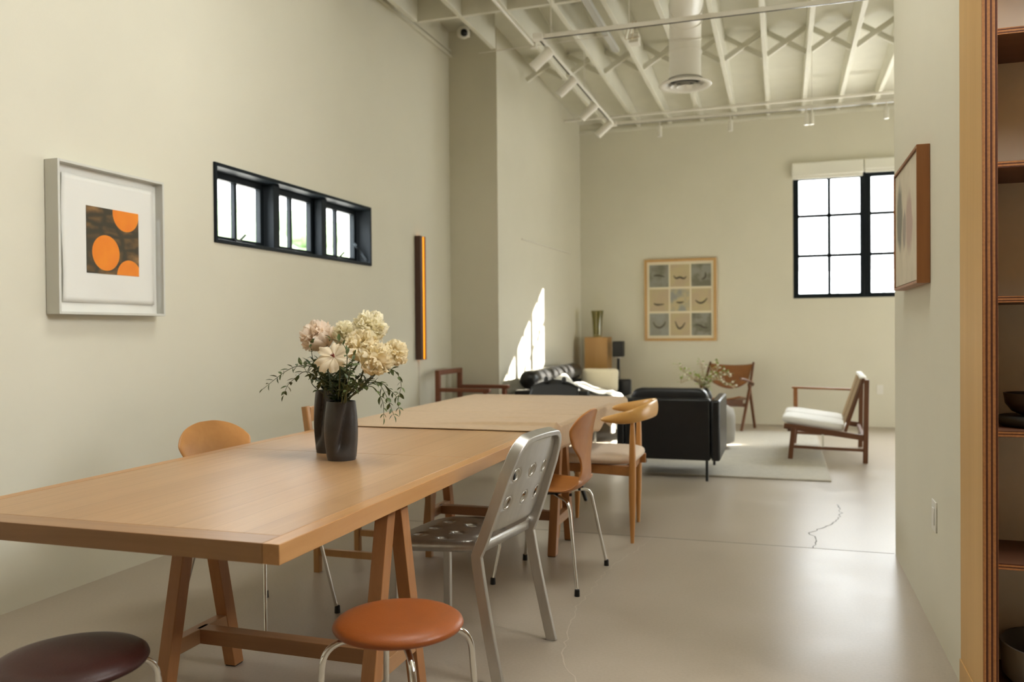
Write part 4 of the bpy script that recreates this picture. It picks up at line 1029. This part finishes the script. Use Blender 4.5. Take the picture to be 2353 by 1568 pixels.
def petal(mb,c,M3,R,az,w,p0,p1,flare,rnd,m=0,nu=5,nv=5):
    ph=rnd.uniform(0,6)
    def fn(u,v):
        s=2*v-1; po=p0+(p1-p0)*u
        ww=w*(sin(pi*min(.93,.18+.75*u)))**.8
        a=az+s*ww
        ruf=.07*sin(5*s+ph)*u*u+.05*noise.noise(V((s*3+ph,u*3,ph)))
        rr=R*(1+flare*u**3+ruf-.05*s*s)
        po2=po+.10*abs(s)*u*(1 if p1<p0 else 1)+.05*sin(4*s+ph)*u
        return c+M3@V((rr*sin(po2)*cos(a),rr*sin(po2)*sin(a),-rr*cos(po2)))
    mb.grid(fn,nu,nv,m)
def frame_from(up):
    up=V(up).normalized(); a=up.orthogonal().normalized(); b=up.cross(a)
    return Matrix((a,b,up)).transposed()
def peony(label,c,R,up,mt,base,seed):
    rnd=random.Random(seed); c=V(c); M3=frame_from(up); up=V(up).normalized()
    p=thing('peony',label,'flower',c,'cream peonies in the table bouquet')
    mb=MB()
    for i in range(9):     # cupped guard petals round the underside
        petal(mb,c,M3,R*rnd.uniform(.86,1.0),2*pi*i/9+rnd.uniform(-.2,.2),rnd.uniform(.45,.65),.3,rnd.uniform(1.35,1.8),rnd.uniform(.08,.30),rnd,nu=6,nv=8)
    n=95
    for i in range(n):     # packed ruffled inner petals standing outwards
        k=(i+.5)/n; pol=math.acos(1-1.45*k); az=i*2.39996+rnd.uniform(-.3,.3)
        d=M3@V((sin(pol)*cos(az),sin(pol)*sin(az),cos(pol)))
        t=d.cross(V((rnd.uniform(-1,1),rnd.uniform(-1,1),rnd.uniform(-1,1)))).normalized(); b=d.cross(t)
        ln=R*rnd.uniform(.86,1.10); w=R*rnd.uniform(.22,.36); ph=rnd.uniform(0,6.3); cu=rnd.uniform(.10,.42)*rnd.choice((-1,1)); fr=rnd.uniform(3,6)
        def fn(u,v):
            s_=2*v-1; ww=w*(.35+.75*u-.25*u**4)
            r_=ln*(.30+.70*u)*(1-.10*s_*s_*u+.045*sin(fr*2*s_+ph)*u*u)
            return c+d*r_+t*(ww*s_)+b*(R*(cu*u**2.2+.10*sin(fr*s_+ph)*u*u-.22*(1-s_*s_)*u*(1-u)))
        mb.grid(fn,5,6)
    obj('bloom',mb,mt,p,recalc=False,smooth=80)
    sm=MB(); b=V(base); q=c-up*R*.9
    sm.tube(catmull([q+up*R*.3,q,q.lerp(b,.4)-up*.03,b,V((b.x,b.y,b.z-.12))],5),.0035,8)
    obj('stem',sm,M['stem'],p,smooth=60)
    ca_=MB()
    for i in range(5):
        a=2*pi*i/5; d=M3@V((cos(a),sin(a),.25)); leafquad(ca_,q+up*R*.06,d,up,R*.6,R*.17)
    obj('sepals',ca_,M['leaf'],p,recalc=False)
def open_peony(label,c,R,up,base,seed):
    rnd=random.Random(seed); c=V(c); up=V(up).normalized(); M3=frame_from(up)
    p=thing('peony',label,'flower',c,'cream peonies in the table bouquet')
    mb=MB()
    for i in range(8):
        az=2*pi*i/8+.2; ph=rnd.uniform(0,6); tilt=rnd.uniform(.05,.40)
        def fn(u,v,az=az,ph=ph,tilt=tilt):
            s=2*v-1; w=.50*sin(pi*min(.9,.12+.75*u))**.7
            a=az+s*w; rr=R*1.12*u*(1-.10*s*s+.05*sin(7*s+ph)*u)
            hgt=R*(.22*u+tilt*u*u-.35*u**4+.05*sin(5*s+ph)*u-.10*s*s*u)
            return c+M3@V((rr*cos(a),rr*sin(a),hgt))
        mb.grid(fn,7,8)
    obj('bloom',mb,M['petal_open'],p,recalc=False,smooth=80)
    st=MB()
    for i in range(9):
        d=M3@V((rnd.uniform(-.5,.5),rnd.uniform(-.5,.5),1)); st.tube([c,c+d*R*.22],[.0022,.0014],6)
    obj('pistil',st,M['stamen'],p,smooth=60)
    sm=MB(); b=V(base); sm.tube(catmull([c,c-up*.05,c.lerp(b,.5)-up*.03,b,V((b.x,b.y,b.z-.12))],5),.0035,8)
    obj('stem',sm,M['stem'],p,smooth=60)
ma=VA+V((0,0,.215)); mbt=VB+V((0,0,.243))
peony('blush peony furthest to the wall side, tilted outward',(-1.752,2.89,1.186),.064,(-.35,-.25,.9),M['petal_pink'],mbt+V((-.01,0,0)),1)
peony('tallest ivory peony at the top of the bouquet',(-1.496,2.85,1.221),.063,(.25,-.35,.85),M['petal_white'],mbt+V((.02,.01,0)),2)
peony('small pale peony half hidden at the back of the bouquet',(-1.652,2.93,1.196),.052,(0,-.1,1),M['petal_white'],mbt+V((.0,.02,0)),3)
peony('full cream peony at the centre of the bouquet',(-1.500,2.79,1.150),.062,(.0,-.5,.8),M['petal'],ma+V((0,.02,0)),4)
peony('large yellow-cream peony above the near vase lip',(-1.418,2.745,1.102),.060,(.35,-.6,.6),M['petal'],ma+V((.02,0,0)),5)
peony('cream peony on the far edge, over the tablecloth side',(-1.375,2.815,1.124),.048,(.7,-.3,.55),M['petal'],ma+V((.02,.01,0)),6)
open_peony('wide open peach peony showing its crimson centre',(-1.566,2.70,1.112),.068,(-.02,-.66,.62),ma+V((0,-.02,0)),7)

def sprig(label,pts,seed,gap=.019,L=.040,W=.0088,group='leafy sprigs in the table bouquet',stem=None,leafmat=None,start=.15,density=1.0):
    rnd=random.Random(seed)
    s=thing('leafy_sprig',label,'foliage',pts[0],group)
    P=catmull(pts,8); sm=MB(); n=len(P)
    sm.tube(P,[.0022-.0014*i/n for i in range(n)],6)
    lf=MB(); acc=0; side=1
    tot=sum((b-a).length for a,b in zip(P,P[1:])); run=0
    for a,b in zip(P,P[1:]):
        seg=(b-a); run+=seg.length; acc+=seg.length
        if run<tot*start: continue
        if acc>gap/density:
            acc=0; side=-side; t=seg.normalized()
            o=t.orthogonal().normalized(); o=Matrix.Rotation(rnd.uniform(0,2*pi),3,t)@o
            for sg in (1,-1):
                if rnd.random()<.85:
                    d=(t*rnd.uniform(.4,1)+o*sg+V((0,0,rnd.uniform(-.3,.1)))).normalized()
                    k=rnd.uniform(.7,1.15)*(1-.35*run/tot)
                    leafquad(lf,b,d,V((rnd.uniform(-.6,.6),rnd.uniform(-.6,.6),1)),L*k,W*k)
    t=(P[-1]-P[-2]).normalized(); leafquad(lf,P[-1],t,V((0,0,1)),L*.7,W*.6)
    obj('stem',sm,stem or M['stem'],s,smooth=60); obj('leaves',lf,leafmat or M['leaf'],s,recalc=False,smooth=80)
TR=[
 ('leafy sprig trailing furthest toward the wall',[(-1.669,2.80,.95),(-1.669,2.800,0.994),(-1.687,2.800,1.060),(-1.738,2.800,1.075),(-1.792,2.800,1.072),(-1.841,2.800,1.051),(-1.886,2.800,1.022),(-1.938,2.800,0.985)]),
 ('shorter leafy sprig drooping below the longest one on the wall side',[(-1.68,2.82,.95),(-1.680,2.820,0.992),(-1.718,2.820,1.034),(-1.766,2.820,1.051),(-1.805,2.820,1.028),(-1.841,2.820,0.999),(-1.861,2.820,0.959)]),
 ('leafy sprig arching highest over the tablecloth side',[(-1.554,2.780,0.95),(-1.445,2.780,1.047),(-1.400,2.780,1.065),(-1.364,2.780,1.060),(-1.342,2.780,1.035),(-1.335,2.780,1.003),(-1.342,2.780,0.975)]),
 ('leafy sprig hanging beside the cream bloom on the tablecloth side',[(-1.55,2.76,.94),(-1.543,2.760,0.998),(-1.453,2.760,1.015),(-1.408,2.760,1.016),(-1.373,2.760,0.991),(-1.343,2.760,0.961),(-1.335,2.760,0.921)]),
 ('leafy sprig drooping lowest toward the tablecloth',[(-1.55,2.75,.94),(-1.532,2.740,0.991),(-1.460,2.740,1.024),(-1.410,2.740,1.017),(-1.381,2.740,0.978),(-1.362,2.740,0.938),(-1.346,2.740,0.899)]),
 ('thin leafy sprig dangling close to the near vase lip',[(-1.55,2.75,.94),(-1.521,2.720,0.985),(-1.458,2.720,1.002),(-1.414,2.720,0.999),(-1.380,2.720,0.948),(-1.377,2.720,0.892)]),
 ('upright leafy sprig under the blush peony',[(-1.70,2.88,.96),(-1.711,2.840,1.050),(-1.739,2.840,1.092),(-1.748,2.840,1.143),(-1.735,2.82,1.160)]),
 ('leafy sprig curling over the top of the open peony',[(-1.56,2.74,.94),(-1.506,2.68,1.06),(-1.486,2.650,1.128),(-1.50,2.640,1.165),(-1.55,2.650,1.18)]),
 ('leafy sprig rising between open peony and full cream peony',[(-1.55,2.74,.94),(-1.50,2.68,1.02),(-1.468,2.65,1.082),(-1.452,2.64,1.118)]),
 ('leafy sprig splayed outward low over the back vase',[(-1.69,2.86,.95),(-1.703,2.780,1.00),(-1.718,2.780,1.03),(-1.750,2.780,1.08)]),
]
M['leaf_olive']=mat('olive_leaf',(.085,.115,.036),.45,var=.4,vscale=14)
for i,(lab,pts) in enumerate(TR): sprig(lab,pts,50+i,leafmat=M['leaf_olive'])
rnd=random.Random(21)
for i in range(34):     # short filler greens packed between the flower stems
    base=(ma if i%3 else mbt)+V((rnd.uniform(-.025,.025),rnd.uniform(-.025,.025),-.06))
    a=rnd.uniform(0,2*pi); rr=rnd.uniform(.03,.12)
    e=(ma.lerp(mbt,.3 if i%3 else .8))+V((rr*cos(a)*1.2,rr*sin(a)*.6-.02,rnd.uniform(.05,.155)))
    mid=base.lerp(e,.55)+V((rnd.uniform(-.015,.015),rnd.uniform(-.015,.015),.02))
    sprig('short dark leafy sprig packed among the flower stems',[base,base+V((0,0,.07)),mid+V((0,0,.02)),e],90+i,gap=.014,L=.040,W=.0105,group='filler greens between the flower stems',start=.3,leafmat=M['leaf'])

# ------------------------------------------------------------------ ceiling services
W=M['metalwhite']
du=thing('ceiling_duct','big round white duct with a disc diffuser below the joists','duct',(-.745,6.9,3.2)); du['kind']='thing'
ex=[(-.745,6.9,3.245),(-.745,6.9,3.50),(-.735,6.84,3.63),(-.71,6.66,3.72),(-.66,6.3,3.735),(-.55,5.5,3.74)]
obj('duct_pipe',MB().tube(catmull(ex,8),.128,32),W,du,smooth=60)
rg=MB()
for (p,n_) in (((-.745,6.9,3.46),(0,0,1)),((-.742,6.88,3.56),(.05,-.35,.93)),((-.725,6.78,3.675),(.08,-.75,.65)),((-.7,6.6,3.725),(.1,-.98,.15))):
    M3=frame_from(n_); rg.tube([V(p)+M3@V((.131*cos(2*pi*k/28),.131*sin(2*pi*k/28),0)) for k in range(29)],.005,8)
obj('duct_seam',rg,W,du,smooth=60)
df=obj('diffuser',MB().lathe([(.128,.06),(.14,.03),(.20,.012),(.212,0),(.205,-.008),(.17,-.004),(.145,.02)],(-.745,6.9,3.195),48),W,du,smooth=60)
for r,z in ((.125,-.008),(.075,-.012)):
    obj('diffuser_ring',MB().lathe([(r,z),(r-.045,z+.03),(r-.05,z+.028),(r-.006,z-.004)],(-.745,6.9,3.195),40),W,df,smooth=60)
obj('diffuser_throat',MB().lathe([(.143,.045),(.001,.05)],(-.745,6.9,3.195),32),M['lens'],df)
tr=thing('track_rail','white lighting track hung in a U below the joists','track',(-.5,6.27,3.5))
for a in ((-1.80,6.27,1.6,6.27),(-1.80,6.27,-1.78,9.17),(-1.78,9.17,1.7,9.19)):
    d=V((a[2]-a[0],a[3]-a[1],0)); 
    tk=obj('track_bar',MB().bar((a[0],a[1],3.5),(a[2],a[3],3.5),.032,.03,(0,0,1)),W,tr,bevel=.003)
    q=d.normalized().cross(V((0,0,1)))*.0152
    obj('track_slot',MB().bar((a[0],a[1],3.4838),(a[2],a[3],3.4838),.006,.012,(0,0,1)),M['lens'],tk)
for x,y in ((-1.80,6.27),(-1.78,9.17)): obj('corner_connector',MB().box(x-.04,x+.04,y-.04,y+.04,3.48,3.52),W,tr,bevel=.004)
for x,y in ((-1.70,6.27),(-1.09,6.27),(.2,6.27),(-.9,9.18),(.3,9.18),(-1.79,7.8)): obj('hanger_rod',MB().tube([(x,y,3.515),(x,y,deck(y)+.01)],.004,8),W,tr)
def spot(label,head,aim,size=1,grp=None):
    s=thing('track_spotlight',label,'spotlight',head,grp or 'white spotlights on the lighting track')
    h=V(head); a=V(aim).normalized(); top=V((h.x,h.y,3.484))
    obj('stem',MB().tube([top,h],.008,10),W,s)
    M3=frame_from(a); P0=h-a*.05*size; P1=h+a*.11*size
    obj('lamp_head',MB().tube([P0,P0+a*.004,P1],[.028*size,.033*size,.033*size],20),W,s,smooth=50)
    obj('lamp_lens',MB().tube([P1-a*.002,P1+a*.001],.028*size,20),M['plate'],s)
for y,lab in ((6.42,'white track spotlight nearest the track corner, aimed at the wall'),(7.22,'second white spotlight along the left track'),(8.1,'third white spotlight along the left track'),(8.86,'white spotlight at the far corner of the track')):
    spot(lab,(-1.79,y,3.40),(-.75,-.15,-.7),1.25)
for x,lab in ((-1.268,'white pendant spotlight nearest the far track corner'),(-.518,'white pendant spotlight between diffuser and nine-panel picture'),(.245,'left one of the two adjoining white pendant spotlights'),(.297,'right one of the two adjoining white pendant spotlights'),(1.008,'white pendant spotlight beside the near wall edge')):
    spot(lab,(x,9.18,3.40),(0,0,-1),.72)
cp=thing('conduit_pipe','thin white conduit pipe along the joists ending in a small box','pipe',(-2.11,6.6,3.76))
obj('pipe',MB().tube([(-2.112,4.9,3.765),(-2.112,7.17,3.765)],.014,12),W,cp)
obj('pipe_end',MB().box(-2.14,-2.085,7.16,7.22,3.74,3.79),W,cp,bevel=.004)
obj('cross_conduit',MB().tube([(-2.66,7.25,3.78),(-2.11,7.22,3.775),(-1.45,7.25,3.80)],.005,8),W,cp)
tag(obj('sprinkler_pipe',MB().tube([(-2.6,10.2,3.846),(4.78,10.2,3.846)],.017,12),W,origin=(0,10.2,3.846)),'white pipe crossing under the joists near the back wall','pipe')
tag(obj('light_batten',MB().box(-1.515,-1.455,5.2,7.82,3.835,3.875),mat('grey_batten',(.50,.50,.47),.5),bevel=.004,origin=(-1.485,6.5,3.85)),'straight grey batten fixed between the ceiling joists','batten')
jb=thing('junction_box','small white junction box with looping wires under a joist','box',(-1.25,7.55,3.83))
obj('box_body',MB().box(-1.31,-1.22,7.50,7.62,3.80,3.885),W,jb,bevel=.004)
wr_=MB()
for k in range(3):
    x=-1.27+k*.03; wr_.tube(catmull([(x,7.48,3.84),(x-.05,7.40,3.80),(x-.02,7.30,3.84),(x+.02,7.2,3.88)],5),.004,6)
obj('wires',wr_,M['pale_twig'],jb)
cm=thing('security_camera','small white dome security camera with a black lens near the column','camera',(-2.99,7.8,4.17))
obj('mount',MB().box(-3.02,-2.96,7.76,7.838,4.15,4.21),W,cm,bevel=.01)
obj('dome',MB().pad((-2.985,7.70,4.16),(.062,.062,.062),1,14),W,cm,smooth=80)
obj('camera_lens',MB().pad((-2.962,7.658,4.142),(.036,.036,.036),1,10),M['lens'],cm,smooth=80)

# ------------------------------------------------------------------ light
w=bpy.data.worlds.new('sky'); SC.world=w; w.use_nodes=True
nt=w.node_tree; bg=nt.nodes['Background']
tc=nt.nodes.new('ShaderNodeTexCoord'); sx=nt.nodes.new('ShaderNodeSeparateXYZ'); nt.links.new(tc.outputs['Generated'],sx.inputs[0])
mr=nt.nodes.new('ShaderNodeMapRange'); mr.inputs['From Min'].default_value=.10; mr.inputs['From Max'].default_value=.55; mr.inputs['To Min'].default_value=1.7; mr.inputs['To Max'].default_value=12
nt.links.new(sx.outputs[2],mr.inputs['Value']); nt.links.new(mr.outputs[0],bg.inputs[1])
bg.inputs[0].default_value=(.93,.98,1,1)
sun=bpy.data.lights.new('sun','SUN'); sun.energy=24; sun.angle=radians(.6); sun.color=(1,.93,.80)
so=bpy.data.objects.new('sun',sun); COL.objects.link(so)
so.rotation_euler=V((-1,-.6,-.455)).to_track_quat('-Z','Y').to_euler()
def portal(name,c,rot,sx,sy):
    l=bpy.data.lights.new(name,'AREA'); l.shape='RECTANGLE'; l.size=sx; l.size_y=sy; l.cycles.is_portal=True
    o=bpy.data.objects.new(name,l); COL.objects.link(o); o.location=c; o.rotation_euler=rot
portal('sky_portal_back',((BW[0]+BW[1])/2,11.22,(BW[2]+BW[3])/2),(radians(-90),0,0),BW[1]-BW[0],BW[3]-BW[2])
def daylight(name,c,rot,sx,sy,L,col):
    l=bpy.data.lights.new(name,'AREA'); l.shape='RECTANGLE'; l.size=sx; l.size_y=sy; l.energy=L*pi*sx*sy; l.color=col
    o=bpy.data.objects.new(name,l); COL.objects.link(o); o.location=c; o.rotation_euler=rot
    return o
daylight('added_right_fill',(4.975,(RW[0]+RW[1])/2,(RW[2]+RW[3])/2),(radians(90),0,radians(90)),RW[1]-RW[0],RW[3]-RW[2],2.1,(1,.985,.94))  # fill lamp added at the unseen far right glazing
daylight('added_skylight_fill',((SK[0]+SK[1])/2,(SK[2]+SK[3])/2,H1+.34),(0,0,0),SK[1]-SK[0],SK[3]-SK[2],3.4,(.98,1,.97))  # fill lamp added inside the unseen skylight
daylight('guessed_near_daylight',(2.79,(NW[0]+NW[1])/2,(NW[2]+NW[3])/2),(radians(90),0,radians(90)),NW[1]-NW[0],NW[3]-NW[2],11.5,(1,.99,.97))  # lamp for the guessed, unseen near window
portal('sky_portal_left',(-3.42,5.127,1.98),(radians(90),0,radians(-90)),1.96,.48)

# ------------------------------------------------------------------ camera
f_px,yaw,pitch,roll=1910.43727,.314680776,-.0112254716,.00840910268
fwd=V((-sin(yaw)*cos(pitch),cos(yaw)*cos(pitch),sin(pitch))); right=V((cos(yaw),sin(yaw),0)); down=fwd.cross(right)
r2=cos(roll)*right+sin(roll)*down; d2=-sin(roll)*right+cos(roll)*down
cam=bpy.data.cameras.new('camera'); cam.sensor_fit='HORIZONTAL'; cam.sensor_width=36; cam.lens=f_px/2353*36
co=bpy.data.objects.new('camera',cam); COL.objects.link(co)
mw=Matrix((r2,-d2,-fwd)).transposed().to_4x4(); mw.translation=V((0,0,1.2)); co.matrix_world=mw
cam.clip_start=.05
cam.dof.use_dof=True; cam.dof.focus_distance=2.75; cam.dof.aperture_fstop=2.8
SC.camera=co

SC.view_settings.view_transform='Standard'; SC.view_settings.look='None'; SC.view_settings.gamma=1; SC.view_settings.use_curve_mapping=False
SC.view_settings.exposure=1.46
c=SC.cycles
c.max_bounces=10; c.diffuse_bounces=6; c.glossy_bounces=4; c.transmission_bounces=6; c.transparent_max_bounces=12
c.caustics_reflective=False; c.caustics_refractive=False; c.sample_clamp_indirect=4
c.use_denoising=True
